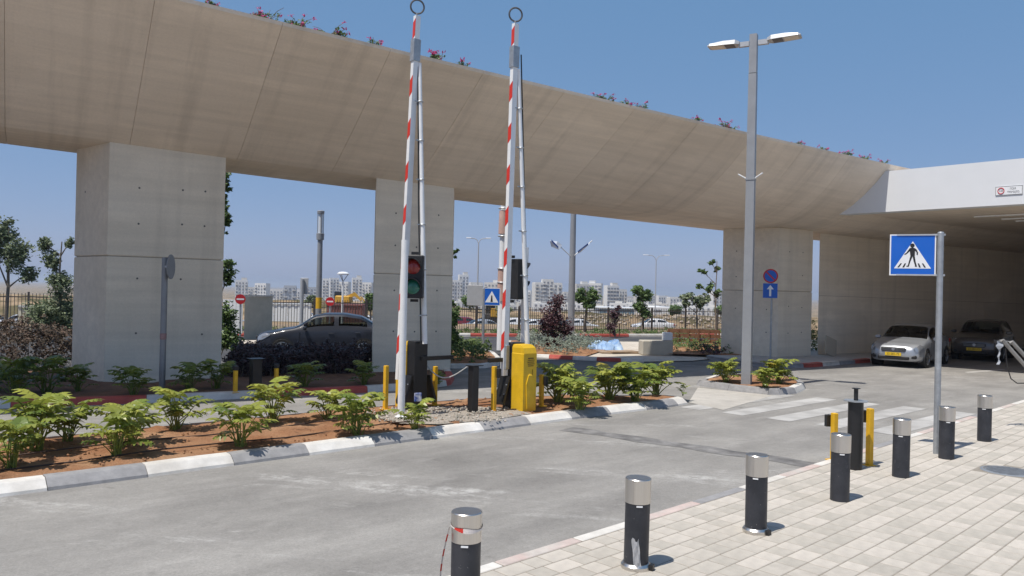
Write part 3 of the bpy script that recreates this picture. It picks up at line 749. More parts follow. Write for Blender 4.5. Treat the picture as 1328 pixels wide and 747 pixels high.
guard_post('yellow_post', 'yellow guard post right of the black barrier housing', (-1.43, 14.75, .14), .74)
guard_post('yellow_post', 'yellow guard post just left of the yellow barrier cabinet', (-.29, 14.18, .14), .82, (.05, -.07))
guard_post('yellow_post', 'yellow guard post half hidden right of the yellow barrier cabinet', (.62, 15.05, .12), .62, (.03, -.08))
for px, py, lab in ((305, 509, 'yellow guard post under the viaduct, left of the hidden black post'), (358, 505, 'yellow guard post under the viaduct, right of the hidden black post')):
    p = gr(px, py, .12); t = guard_post('yellow_post', lab, (p.x, p.y, .12), .46); B().bbox((0, 0, .505), (.1, .1, .09), .006).build('sensor_box', M_BLACKP, t)
p = gr(331, 507, .1); t = thing('black_post', 'black square post under the viaduct between two small yellow posts', 'post', (p.x, p.y, .1), RANG)
B().bbox((0, 0, .34), (.2, .2, .68), .008).build('shaft', M_BLACK, t); B().box((0, 0, .69), (.3, .3, .012)).build('top_plate', M_BLACK, t)
t = thing('black_post', 'black square post with flat top plate between the two barriers', 'post', (-.66, 13.96, .14), RANG)
B().bbox((0, 0, .42), (.14, .15, .84), .008).build('shaft', M_BLACK, t); B().box((.02, 0, .85), (.26, .2, .014)).build('top_plate', M_BLACK, t)
# loose cable from the barrier to that post
c0, c1 = Vector((-1.62, 14.5, .98)), Vector((-.75, 13.98, .98)); pts = []
for i in range(13):
    q = i / 12; p = c0.lerp(c1, q); p.z -= .32 * math.sin(math.pi * q) * (1 - .4 * q); pts.append(p)
tag(B().tube(pts, .012, 6).build('loose_cable', mat('pale_cable', (.45, .45, .44), .5), smooth=True), 'pale cable hanging from black barrier housing to the square black post', 'cable')

# ------------------------------------------------------------------ lift barriers
def barrier(loc, label, ys, ax, top, tail_dir, cab_off, brace):
    """local x runs along the lane, y across it; ys=-1 puts the yellow cabinet on the far side"""
    t = thing('lift_barrier', label, 'barrier', loc, RANG, 'raised lift barriers'); H = 1.22
    IM = (Matrix.Translation(loc) @ Matrix.Rotation(RANG, 4, 'Z')).inverted(); wpt = lambda px, py, Y: IM @ at(px, py, Y)
    # cabinet: sloped hood with a raised front panel
    cy = cab_off
    rings = []
    for z, kx, k0, k1 in ((0, 0, 0, 0), (H - .16, 0, 0, 0), (H - .15, .008, -.006, 0), (H - .05, .008, .03, 0), (H, .02, .10, .01), (H + .012, .05, .13, .04)):
        x0, x1, y0, y1 = -.165 + kx, .165 - kx, cy - .165 + (k0 if ys > 0 else k1), cy + .165 - (k1 if ys > 0 else k0)
        rings.append([(x0, y0, z), (x1, y0, z), (x1, y1, z), (x0, y1, z)])
    cabo = B().loft(rings).build('cabinet', M_YEL, t)
    fy = cy - .168 * ys
    B().loft([[(x, y, z) for x, y in ((-.10 * k, fy + .004 * ys), (.10 * k, fy + .004 * ys), (.10 * k, fy - .02 * ys * (k > .2)), (-.10 * k, fy - .02 * ys * (k > .2)))] for z, k in ((.05, .75), (.5, 1.05), (.66, .5), (.7, .1))]).build('front_relief', M_YEL, cabo)
    bb = B()
    for r_ in range(5): bb.box((.01 + .01 * (r_ % 2), fy - .004 * ys, .98 - r_ * .035), (.17 - .03 * (r_ in (0, 4)), .003, .012 if r_ else .02))
    bb.build('printed_lines', mat('brown_print', (.12, .07, .01), .6), cabo)
    B().box((.06, fy - .003 * ys, .62), (.012, .004, .3)).build('door_seam', mat('dark_yellow_seam', (.30, .18, .01), .6), cabo)
    # black back housing
    hy = cy + .285 * ys
    bb = B(); bb.bbox((0, hy, .62), (.34 if ys > 0 else .30, .24, 1.26), .012); ho = bb.build('back_housing', M_BLACK, t)
    # flared skirt guards
    for sx in (-1, 1):
        bb = B(); prof = [(sx * .19, .62), (sx * .21, .62), (sx * .37, .16), (sx * .36, .10), (sx * .33, .10)]
        bb.loft([[(x, yy, z) for x, z in prof] for yy in (hy - .13, hy + .13)]); sk = bb.build('skirt_guard', M_BLACK, t)
        for q in (.3, .75):
            B().cyl((sx * lerp(.21, .36, q), hy - .10, lerp(.58, .2, q)), (sx * (lerp(.21, .36, q) + .02), hy - .10, lerp(.58, .2, q) + .006), .012, seg=8).build('bolt', M_GALV, sk)
    # arm pivot plate
    b0 = wpt(*ax); tip = wpt(*top); px_, py_ = b0.x + .02, b0.y
    B().bbox((px_, py_, .98), (.10, .16, .46), .01).build('pivot_bracket', M_GALV, t)
    for dz in (-.15, 0, .15): B().cyl((px_ - .055, py_, .98 + dz), (px_ - .03, py_, .98 + dz), .016, seg=8).build('bolt', M_STEEL, t)
    B().box((tail_dir[0] * (.36 if ys < 0 else .42), py_ if ys > 0 else hy - .14, .93), (.72 if ys < 0 else .42, .06, .075)).build('counterweight_bar', M_BLACK, t)
    # boom: bottom at .60, joint below the tip
    j0 = b0.lerp(tip, .875); j1 = b0.lerp(tip, .935)
    def bar(p, q, wx, wy, bbx):
        bbx.loft([[Vector((c.x + sx * wx / 2, c.y + sy * wy / 2, c.z)) for sx, sy in ((-1, -1), (1, -1), (1, 1), (-1, 1))] for c in (p, q)]); return bbx
    arm = bar(b0, j0, .115, .085, B()).build('arm', M_WHITE, t)
    bar(j0, j1, .15, .12, B()).build('joint_sleeve', M_GALV, t)
    tipo = bar(j1, tip, .105, .08, B()).build('arm_tip', M_WHITE, t)
    n_st = 8
    for k in range(n_st):
        f0 = .075 + k * .118; f1 = f0 + .046
        if f1 > .87: continue
        c0_, c1_ = b0.lerp(tip, f0), b0.lerp(tip, f1); sl = .085
        ring = [[Vector((c.x + sx, c.y + sy * .0427, c.z - sl * sy * .5)) for sx, sy in ((-.0605, -1), (-.05, -1), (-.05, 1), (-.0605, 1))] for c in (c0_, c1_)]
        B().loft(ring).build('red_stripe', M_RED, arm)
    c0_, c1_ = j1.lerp(tip, .08), j1.lerp(tip, .8)
    B().loft([[Vector((c.x + sx, c.y + sy * .0402, c.z - .07 * sy * .5)) for sx, sy in ((-.056, -1), (-.045, -1), (-.045, 1), (-.056, 1))] for c in (c0_, c1_)]).build('red_stripe', M_RED, tipo)
    # hoop at the tip
    B().torus(tip + Vector((.0, 0, .175)), .125, .017, (.45, .89, .1), 28, 8).build('hoop', mat('dark_hoop_metal', (.09, .09, .095), .5), t, True)
    B().tube([tip + Vector((.0, .02, -.28)), tip + Vector((-.01, .02, -.05)), tip + Vector((.0, .0, .06))], .018, 8).build('hoop_stem', M_GREY, t, True)
    # fold-down brace tube beside the boom
    foot = wpt(*brace); head = j0 + Vector((.085, -.03, -.02))
    br = B().cyl(foot, head, .048, .036, 14).build('brace_tube', M_WHITE, t, True)
    B().cyl(j0 + Vector((.035, .0, .0)), j0 + Vector((.06, 0, -.80)), .03, seg=12).build('short_tube', M_LGREY, t, True)
    for q in (.1, .26, .42, .58, .72, .86):
        c = foot.lerp(head, q); d = (head - foot).normalized()
        B().torus(c, .05, .012, d, 16, 6).build('clamp', M_GALV, br, True)
        B().box(c + Vector((-.07, 0, 0)), (.10, .02, .022)).build('clamp_arm', M_GALV, br)
    B().tube([foot + Vector((-.065 if ys < 0 else .07, .03, 0)), foot.lerp(head, .5) + Vector((-.06 if ys < 0 else .075, .03, 0)), head + Vector((.08 if ys > 0 else -.03, .02, .3))], .014, 6).build('cable', M_BLACKP, t, True)
    return t
lb = gr(538, 529, .14)
barrier((lb.x, lb.y, .14), 'raised red and white barrier with black housing to the left of the square post', -1, (517.5, 492, lb.y), (541, 21, lb.y), (1, 0), .24, (551, 446, lb.y - .2))
barrier((.26, 14.45, .13), 'raised red and white barrier with the yellow cabinet facing the lane', 1, (653.5, 487, 14.5), (668.5, 31, 14.5), (-1, 0), 0, (684, 450, 14.75))
lq = at(542, 515, lb.y - .35)
o = B().bbox((lq.x, lq.y, lq.z), (.14, .03, .16), .01, .5).build('blue_rag', mat('blue_white_rag', (.04, .09, .32), .8, col2=(.7, .7, .72), scale2=9))
tag(o, 'crumpled blue and white leaflet stuck on the black barrier housing', 'leaflet')

# ------------------------------------------------------------------ traffic lights
def traffic_light(pole, ztop_, head_off, face_ang, label):
    t = thing('traffic_light', label, 'traffic light', pole, 0, 'traffic lights beside the barriers')
    B().cyl((0, 0, 0), (0, 0, ztop_), .062, seg=20).build('pole', M_WHITE, t, True)
    B().lathe([(.11, 0), (.11, .015), (.065, .03)], seg=20).build('base_flange', M_WHITE, t, 30)
    h = link('head', None, t, head_off, (0, 0, face_ang))
    B().bbox((0, 0, 0), (.36, .16, .78), .015).build('housing', M_BLACKP, h)
    B().box((0, .10, .43), (.14, .05, .05)).build('bracket', M_BLACKP, h); B().box((0, .10, -.43), (.14, .05, .05)).build('bracket', M_BLACKP, h)
    for z, nm, mm in ((.18, 'red_lens', mat('unlit_red_lens', (.28, .022, .02), .2, spec=.7)), (-.18, 'green_lens', mat('unlit_green_lens', (.01, .15, .11), .2, spec=.7))):
        bb = B(); bb.loft([[(.135 * k * math.cos(2 * math.pi * i / 28), -.082 - d, z + .135 * k * math.sin(2 * math.pi * i / 28)) for i in range(28)] for k, d in ((1, 0), (.95, .012), (.7, .03), (.3, .04), (.02, .042))][::-1]); bb.build(nm, mm, h, True)
        bb = B(); rings = []
        for i in range(17):
            a = R(-10 + 200 * i / 16); dep = .20 * math.sin(R(180 * i / 16)) + .03
            rings.append([(rr * math.cos(a), -.078 - dd, z + rr * math.sin(a)) for rr, dd in ((.146, 0), (.152, 0), (.152, dep), (.146, dep))])
        bb.loft(rings); bb.build('visor', M_BLACKP, h, True)
    return t
p = gr(520, 541, .14)
def tl(px_, Y, py0, py1): return at(px_, (py0 + py1) / 2, Y)
c = tl(537, 14.0, 332, 386)
traffic_light((p.x, p.y, .14), 3.05, (c.x - p.x, c.y - p.y - .05, c.z - .14), -.08, 'two lens traffic light facing the camera on white pole beside the left barrier')
c = at(669, 362, 15.0); q = at(679, 440, 15.25)
traffic_light((q.x, q.y, .12), 3.1, (c.x - q.x, c.y - q.y, c.z - .12), R(122), 'traffic light turned away, black back seen beside the right barrier')

# ------------------------------------------------------------------ signs
def pole(bb, p, h, r_=.03): bb.cyl((p[0], p[1], p[2]), (p[0], p[1], p[2] + h), r_, seg=14); return bb
def ped_icon(par, s, m):
    """walking figure in a unit frame scaled by s, lies at z .0 of the plate frame"""
    bb = B(); k = lambda pts: [(x * s, y * s) for x, y in pts]; z0, z1 = .0135, .0155
    disc(bb, (-.01 * s, .30 * s, 0), .058 * s, z0, z1, 16)
    bb.prism(k([(-.08, .22), (-.01, .25), (.06, .22), (.055, .0), (-.055, .0)]), z0, z1)
    bb.prism(k([(-.075, .225), (-.05, .16), (-.15, .06), (-.2, .03), (-.21, .06), (-.16, .09)]), z0, z1)
    bb.prism(k([(.055, .222), (.095, .19), (.135, .10), (.13, .03), (.10, .03), (.10, .10), (.06, .15)]), z0, z1)
    bb.prism(k([(-.055, .003), (.005, .003), (-.055, -.16), (-.09, -.30), (-.15, -.30), (-.15, -.275), (-.115, -.265), (-.09, -.15)]), z0, z1)
    bb.prism(k([(.0, -.002), (.055, -.002), (.08, -.16), (.11, -.27), (.12, -.30), (.06, -.30), (.065, -.26), (.03, -.15)]), z0, z1)
    return bb.build('pedestrian_symbol', m, par)
def crossing_sign(name, label, base, z0, size, nrm, side, pole_h, detail=True, pr=.045):
    t = thing(name, label, 'sign', base, 0, 'pedestrian crossing signs')
    B().cyl((0, 0, 0), (0, 0, pole_h), pr, seg=22).build('pole', M_GALV, t, True)
    B().lathe([(pr * 1.02, pole_h), (pr * .9, pole_h + .015), (.002, pole_h + .02)], seg=22).build('pole_cap', M_GALV, t, True)
    f = link('plate', None, t); n_ = Vector((*nrm, 0)).normalized(); x = Vector((0, 0, 1)).cross(n_)
    c = x * side + n_ * (pr * .4) + Vector((0, 0, z0 + size / 2)); f.matrix_local = Matrix.Translation(c) @ frame_rot(n_)
    B().box((0, 0, 0), (size, size, .018)).build('white_backing', M_SIGNW, f)
    B().box((0, 0, .0095), (size * .94, size * .94, .004)).build('blue_field', M_BLUE, f)
    s = size
    B().prism([(-.40 * s, -.33 * s), (.40 * s, -.33 * s), (0, .33 * s)], .011, .0135).build('white_triangle', M_SIGNW, f)
    if detail:
        ped_icon(f, s * .86, M_PRINT).location.y = -.03 * s
        for x0, sh in ((-.30, .06), (-.19, .04), (.17, -.04), (.28, -.06)):
            B().prism([((x0 - .028) * s, -.305 * s), ((x0 + .012) * s, -.305 * s), ((x0 + .012 + sh) * s, -.205 * s), ((x0 - .018 + sh) * s, -.205 * s)], .0135, .0155).build('crossing_bar', M_PRINT, f)
        for yy in (.485, -.485):
            B().box((.08 * s, yy * s, .012), (size * .86, .022, .02)).build('clamp_rail', M_LGREY, f)
            B().box((s / 2 + pr, yy * s, .0), (.16, .03, .012)).build('clamp', M_GALV, f)
    else: B().prism([(-.07 * s, -.3 * s), (.07 * s, -.3 * s), (.03 * s, .08 * s), (-.03 * s, .08 * s)], .0135, .0155).build('pedestrian_symbol', M_PRINT, f)
    return t
zs = at(1185, 357, 11.65).z
crossing_sign('crossing_sign', 'large blue crossing sign on galvanised pole among the footway bollards', (6.46, 11.65, .03), zs - .03, .63, (-.40, -.92), -.375, at(1217, 302, 11.65).z - .03)
p = gr(626, 458, .1); p.z = .1
crossing_sign('crossing_sign', 'small distant blue crossing sign on grey post beyond the viaduct', p, at(636, 396, p.y).z - .1, .62, (-.25, -.97), .30, at(626, 374, p.y).z - .1, False, .05)
# grey rear of a second plate on the same post
pl = thing('sign_back', 'blank grey back of a plate left of the small distant crossing sign', 'sign', (0, 0, 0)); c = at(616, 383, p.y + .1)
place(pl, c, (.25, .97, 0)); B().bbox((0, 0, 0), (.60, .74, .02), .006).build('plate', M_LGREY, pl); B().box((-.35, 0, 0), (.16, .04, .02)).build('bracket', M_GALV, pl)

def round_disc(par, r_, m, z0, z1, name): bb = B(); disc(bb, (0, 0, 0), r_, z0, z1, 32); return bb.build(name, m, par)
# no stopping + one way arrow
t = thing('no_stopping_sign', 'round red and blue no stopping sign above a blue arrow sign by far pillar', 'sign', (at(999, 470, 27.6).x, 27.6, .12))
hh = at(999, 349, 27.6).z - .12
B().cyl((0, 0, 0), (0, 0, hh), .035, seg=14).build('pole', M_GALV, t, True)
f = link('round_plate', None, t); c = at(999.5, 358, 27.55); nr = Vector((-.36, -.93, 0)); f.matrix_local = Matrix.Translation(c - t.location + nr * .05) @ frame_rot(nr)
round_disc(f, .255, M_SIGNR, 0, .012, 'red_rim'); round_disc(f, .205, M_BLUE, .012, .015, 'blue_field')
B().box((0, 0, .0165), (.42, .05, .004), 0, Matrix.Rotation(R(-45), 4, 'Z')).build('red_slash', M_SIGNR, f)
f = link('arrow_plate', None, t); c = at(999, 377, 27.55); f.matrix_local = Matrix.Translation(c - t.location + nr * .05) @ frame_rot(nr)
B().box((0, 0, .006), (.49, .52, .012)).build('blue_field', M_BLUE, f)
B().prism([(-.035, -.2), (.035, -.2), (.035, .05), (.12, .05), (0, .2), (-.12, .05), (-.035, .05)], .012, .015).build('white_arrow', M_SIGNW, f)
# no entry signs
for px, py, yb, lab in ((312, 388, 447, 'round red no entry sign left, in front of the concrete wall'), (428, 391, 440, 'round red no entry sign right, above the dark sedan roof')):
    b0 = gr(px - 1, yb, .08); t = thing('no_entry_sign', lab, 'sign', (b0.x, b0.y, .08), 0, 'no entry signs'); c = at(px, py, b0.y)
    B().cyl((0, 0, 0), (0, 0, c.z + .1 - .08), .035, seg=12).build('pole', M_GALV, t, True)
    f = link('plate', None, t); nr = Vector((.2, -.98, 0)); f.matrix_local = Matrix.Translation(c - t.location + nr * .045) @ frame_rot(nr)
    round_disc(f, .19, M_SIGNR, 0, .012, 'red_disc'); B().box((0, 0, .0135), (.27, .06, .004)).build('white_bar', M_SIGNW, f)
# edge-on round sign in front of the left pillar
b0 = gr(210, 505, .12); b0.z = .12; t = thing('side_on_sign', 'grey post with round sign seen edge on before the left pillar', 'sign', b0)
B().cyl((0, 0, 0), (0, 0, at(214, 335, b0.y).z - .1), .062, seg=16).build('pole', mat('dark_grey_post', (.24, .25, .265), .5, .3, var=.1), t, True)
c = at(218, 346, b0.y); f = link('plate', None, t); nr = Vector((.98, .2, 0)); nr = Vector((.99, .10, 0)).normalized(); f.matrix_local = Matrix.Translation(c - b0 + Vector((.06, -.02, 0))) @ frame_rot(nr)
round_disc(f, .26, mat('dark_grey_post', (0, 0, 0)), 0, .014, 'round_plate'); B().box((0, 0, -.03), (.4, .04, .04)).build('bracket', M_GALV, f)
B().lathe([(.064, 1.05), (.066, 1.07), (.066, 1.16), (.064, 1.18)], seg=16).build('sticker_band', mat('reddish_sticker', (.30, .18, .18), .6, var=.4, scale=20), t, True)
# plain post with back of plate behind dark car
b0 = gr(390, 449, .08); b0.z = .08; t = thing('sign_back', 'pale grey square sign back on post in front of the dark sedan', 'sign', b0)
B().cyl((0, 0, 0), (0, 0, at(391, 362, b0.y).z - .08), .075, seg=14).build('pole', M_LGREY, t, True)
c = at(394, 371, b0.y) - b0; B().bbox((c.x, c.y + .08, c.z), (.30, .02, .62), .005).build('plate', M_LGREY, t)

# ------------------------------------------------------------------ lamps
b0 = gr(968, 500, .1); b0.z = .1; Yl = b0.y
t = thing('street_lamp', 'tall grey square street lamp with two flat heads on the small island', 'street lamp', b0, R(-28))
lh = at(979, 45, Yl).z - .1
B().loft([[(sx * w_, sy * w_, z) for sx, sy in ((-1, -1), (1, -1), (1, 1), (-1, 1))] for z, w_ in ((0, .115), (lh - 1.0, .095))]).build('lower_mast', M_GREY, t)
B().loft([[(sx * w_, sy * w_, z) for sx, sy in ((-1, -1), (1, -1), (1, 1), (-1, 1))] for z, w_ in ((lh - .985, .092), (lh, .09))]).build('upper_mast', M_GREY, t)
B().box((0, 0, .012), (.42, .42, .024)).build('base_plate', M_GALV, t)
fh = at(973, 232, Yl).z - .1
for sx in (-1, 1): B().tube([(sx * .1, -.05, fh), (sx * .30, -.1, fh + .12)], .018, 8).build('flag_holder', M_WHITE, t, True)
B().box((0, 0, fh - .02), (.23, .23, .03)).build('flag_holder_band', M_GREY, t)
for sx, dz in ((-1, 0), (1, 0)):
    B().box((sx * .24, 0, lh - .22 + dz * .5), (.26, .10, .12)).build('arm', M_LGREY, t)
    h_ = link('lamp_head', None, t, (sx * .34, 0, lh - .17 + dz * .5), (0, 0, 0 if sx > 0 else math.pi))
    rings = [[(x, -hw, z0), (x, hw, z0), (x, hw * .85, z1), (x, -hw * .85, z1)] for x, hw, z0, z1 in ((0, .12, -.055, .02), (.10, .19, -.055, .055), (.40, .20, -.045, .06), (.74, .19, -.032, .03), (.80, .16, -.025, .0))]
    B().loft(rings).build('housing', M_LGREY, h_)
    tl_ = math.atan2(.023, .64)
    B().box((.57, 0, -.043), (.34, .31, .006), 0, Matrix.Rotation(-tl_, 4, 'Y')).build('led_panel', mat('led_panel_lens', (.62, .55, .45), .4), h_)
    B().box((.25, 0, -.055), (.24, .33, .006), 0, Matrix.Rotation(-tl_, 4, 'Y')).build('gear_cover', mat('dark_cover', (.10, .10, .11), .5), h_)
# lantern post behind the hedge
b0 = gr(412, 449, .08); b0.z = .08; Yl = b0.y; t = thing('lantern_post', 'slim grey lamp post with caged cylinder head and yellow sticker', 'street lamp', b0)
z1 = at(417, 303, Yl).z - .08; z2 = at(418, 273, Yl).z - .08
B().cyl((0, 0, 0), (0, 0, z1 - .22), .12, .095, seg=18).build('mast', M_GREY, t, True)
B().lathe([(.14, z1 - .24), (.15, z1), (.13, z1 + .01)], seg=20).build('collar', M_GREY, t, True)
for k in range(4):
    a = k * math.pi / 2 + .4; B().cyl((.11 * math.cos(a), .11 * math.sin(a), z1), (.11 * math.cos(a), .11 * math.sin(a), z2 - .12), .014, seg=6).build('cage_rod', M_GREY, t)
B().lathe([(.085, z1), (.085, z2 - .13)], seg=16).build('glass_tube', mat('frosted_glass', (.62, .66, .70), .3, spec=.6), t, True)
B().lathe([(.13, z2 - .13), (.14, z2 - .03), (.10, z2)], seg=20).build('cap', M_GREY, t, True)
zy = at(414, 395, Yl).z - .08; B().lathe([(.111, zy - .27), (.112, zy + .27)], seg=18).build('yellow_sticker', M_YELP, t, True)
# small lantern behind the second no entry sign
b0 = gr(443, 432, .06); Yl = 40; b0 = at(443, 440, Yl); b0.z = 0; t = thing('lantern_post', 'thin white lamp post with inverted cone lantern before the far skyline', 'street lamp', b0)
z1 = at(443, 364, Yl).z; z2 = at(443, 356, Yl).z
B().cyl((0, 0, 0), (0, 0, z1), .06, .045, seg=10).build('mast', M_WHITE, t, True)
for k in range(3):
    a = 2 * math.pi * k / 3; B().tube([(0, 0, z1 - .05), (.25 * math.cos(a), .25 * math.sin(a), z2)], .02, 6).build('strut', M_GREY, t)
B().lathe([(.30, z2), (.31, z2 + .05), (.2, z2 + .13), (.02, z2 + .15)], seg=18).build('shade', M_WHITE, t, True)
# twin-arm far lamps
def twin_lamp(px, pyt, Y, wpx, label, pyb=430):
    b0 = at(px, pyb, Y); tp = at(px, pyt, Y); b0.z = 0; s = Y / 1000; t = thing('street_lamp', label, 'street lamp', b0, 0, 'far twin arm lamps'); h = tp.z; d = wpx * s
    B().cyl((0, 0, 0), (0, 0, h - .35 * d), .07, .045, seg=10).build('mast', M_LGREY, t, True)
    for sx in (-1, 1):
        B().tube([(0, 0, h - .4 * d), (sx * .12 * d, 0, h - .14 * d), (sx * .3 * d, 0, h - .03 * d), (sx * .62 * d, 0, h)], .035, 6).build('arm', M_LGREY, t, True)
        B().bbox((sx * .8 * d, 0, h + .02), (.42 * d, .16, .07), .02).build('lamp_head', M_WHITE, t)
twin_lamp(618, 309, 62, 16, 'thin twin arm street lamp right of the middle pillar')
twin_lamp(849, 331, 85, 17, 'thin twin arm street lamp left of the leafy young trees')
# tall pole with two tattered flags
b0 = gr(740, 444, .06); b0.z = .06; Yl = b0.y; t = thing('flag_pole_lamp', 'grey lamp pole carrying two tattered white and blue flags', 'street lamp', b0)
hz = at(744, 262, Yl).z - .06
B().cyl((0, 0, 0), (0, 0, hz + .3), .17, .12, seg=16).build('mast', M_GREY, t, True)
B().box((-.45, -.1, hz + .12), (.8, .22, .08)).build('lamp_head', M_LGREY, t)
fz = at(742, 334, Yl).z - .06
M_FLAG = mat('flag_cloth', (.50, .55, .63), .8); M_FLAGB = mat('flag_blue', (.05, .13, .45), .8)
for pts_, fl in (([(742, 334), (719, 313)], [(713, 312), (715, 320), (725, 324), (729, 318), (723, 313)]), ([(742, 334), (768, 312)], [(747, 330), (753, 327), (765, 316), (763, 315), (753, 323)])):
    q = [at(x, y, Yl - .1) - b0 for x, y in pts_]; fp = link('flag_pole', None, t); B().tube(q, .022, 6).build('rod', M_LGREY, fp)
    vs = [at(x, y, Yl - .2 + .12 * math.sin(i * 2.4)) - b0 for i, (x, y) in enumerate(fl)]; c = sum(vs, Vector()) / len(vs) + Vector((0, -.12, 0))
    bb = B(); bb.add(vs + [c], [(i, (i + 1) % len(vs), len(vs)) for i in range(len(vs))]); bb.build('flag', M_FLAG, fp)
    bb = B(); k0, k1 = vs[0].lerp(c, .25), vs[2].lerp(c, .25); dd = Vector((0, -.05, .09)); bb.add([k0, k1, k1 + dd, k0 + dd], [(0, 1, 2, 3)]); bb.build('blue_stripe', M_FLAGB, fp)
# wrapped pole behind the right barrier
Yl = 30.; b0 = at(649, 462, Yl); b0.z = .05; t = thing('wrapped_pole', 'white pole wrapped in pinkish sleeves behind the right barrier arm', 'pole', b0, 0)
zt = at(655, 256, Yl).z; M_WRAP = mat('pink_wrap', (.50, .33, .27), .8, var=.2, scale=3)
B().cyl((0, 0, 0), (0, 0, zt), .16, .12, seg=16).build('pole', M_WHITE, t, True)
for pa, pb in ((275, 305), (351, 392)):
    B().cyl((0, 0, at(650, pb, Yl).z), (0, 0, at(650, pa, Yl).z), .19, .17, seg=14).build('sleeve', M_WRAP, t, True)
for pa in (272, 308, 350, 368): B().torus((0, 0, at(650, pa, Yl).z), .18, .03, (0, 0, 1), 16, 6).build('band', M_LGREY, t, True)

# ------------------------------------------------------------------ cars
def interp(tab, x):
    if x <= tab[0][0]: return tab[0][1]
    for (a, u), (c, v) in zip(tab, tab[1:]):
        if x <= c:
            q = (x - a) / (c - a); q = q * q * (3 - 2 * q) * .5 + q * .5; return u + (v - u) * q
    return tab[-1][1]
SEDAN = dict(L=4.54, W=.88, top=[(0, .60), (.03, .70), (.10, .78), (.35, .86), (1.05, .985), (1.20, 1.01), (1.95, 1.44), (2.25, 1.485), (2.8, 1.49), (3.3, 1.42), (4.02, 1.08), (4.12, 1.06), (4.42, 1.045), (4.50, .98), (4.54, .80)],
             belt=[(0, .56), (.08, .66), (.4, .78), (1.1, .90), (1.5, .93), (3.0, .97), (4.0, 1.0), (4.4, .97), (4.54, .76)],
             wid=[(0, .50), (.05, .64), (.2, .79), (.55, .87), (1.2, .88), (3.3, .88), (4.0, .85), (4.35, .77), (4.5, .66), (4.54, .58)],
             roof=[(0, .42), (.3, .66), (1.0, .75), (1.25, .765), (1.95, .645), (2.8, .645), (3.4, .635), (4.0, .69), (4.4, .66), (4.54, .48)],
             bot=[(0, .34), (.1, .22), (.7, .17), (3.8, .18), (4.3, .24), (4.54, .40)], fw=.86, rw=3.47, ws=(1.25, 1.93), rs=(3.32, 4.0), side=(1.52, 3.62), wr=.315)
SUV = dict(L=4.3, W=.89, top=[(0, .70), (.04, .84), (.12, .93), (.9, 1.07), (1.1, 1.10), (1.75, 1.54), (2.1, 1.60), (3.4, 1.62), (4.0, 1.56), (4.22, 1.1), (4.3, .9)],
           belt=[(0, .62), (.1, .80), (.5, .92), (1.1, 1.0), (3.8, 1.06), (4.2, 1.0), (4.3, .85)],
           wid=[(0, .55), (.06, .70), (.2, .82), (.6, .885), (3.8, .88), (4.2, .80), (4.3, .70)],
           roof=[(0, .45), (.3, .66), (1.0, .72), (1.75, .62), (3.6, .62), (4.1, .60), (4.3, .5)],
           bot=[(0, .36), (.1, .25), (.7, .21), (3.7, .22), (4.3, .42)], fw=.82, rw=3.4, ws=(1.12, 1.74), rs=(4.02, 4.2), side=(1.4, 3.85), wr=.33)
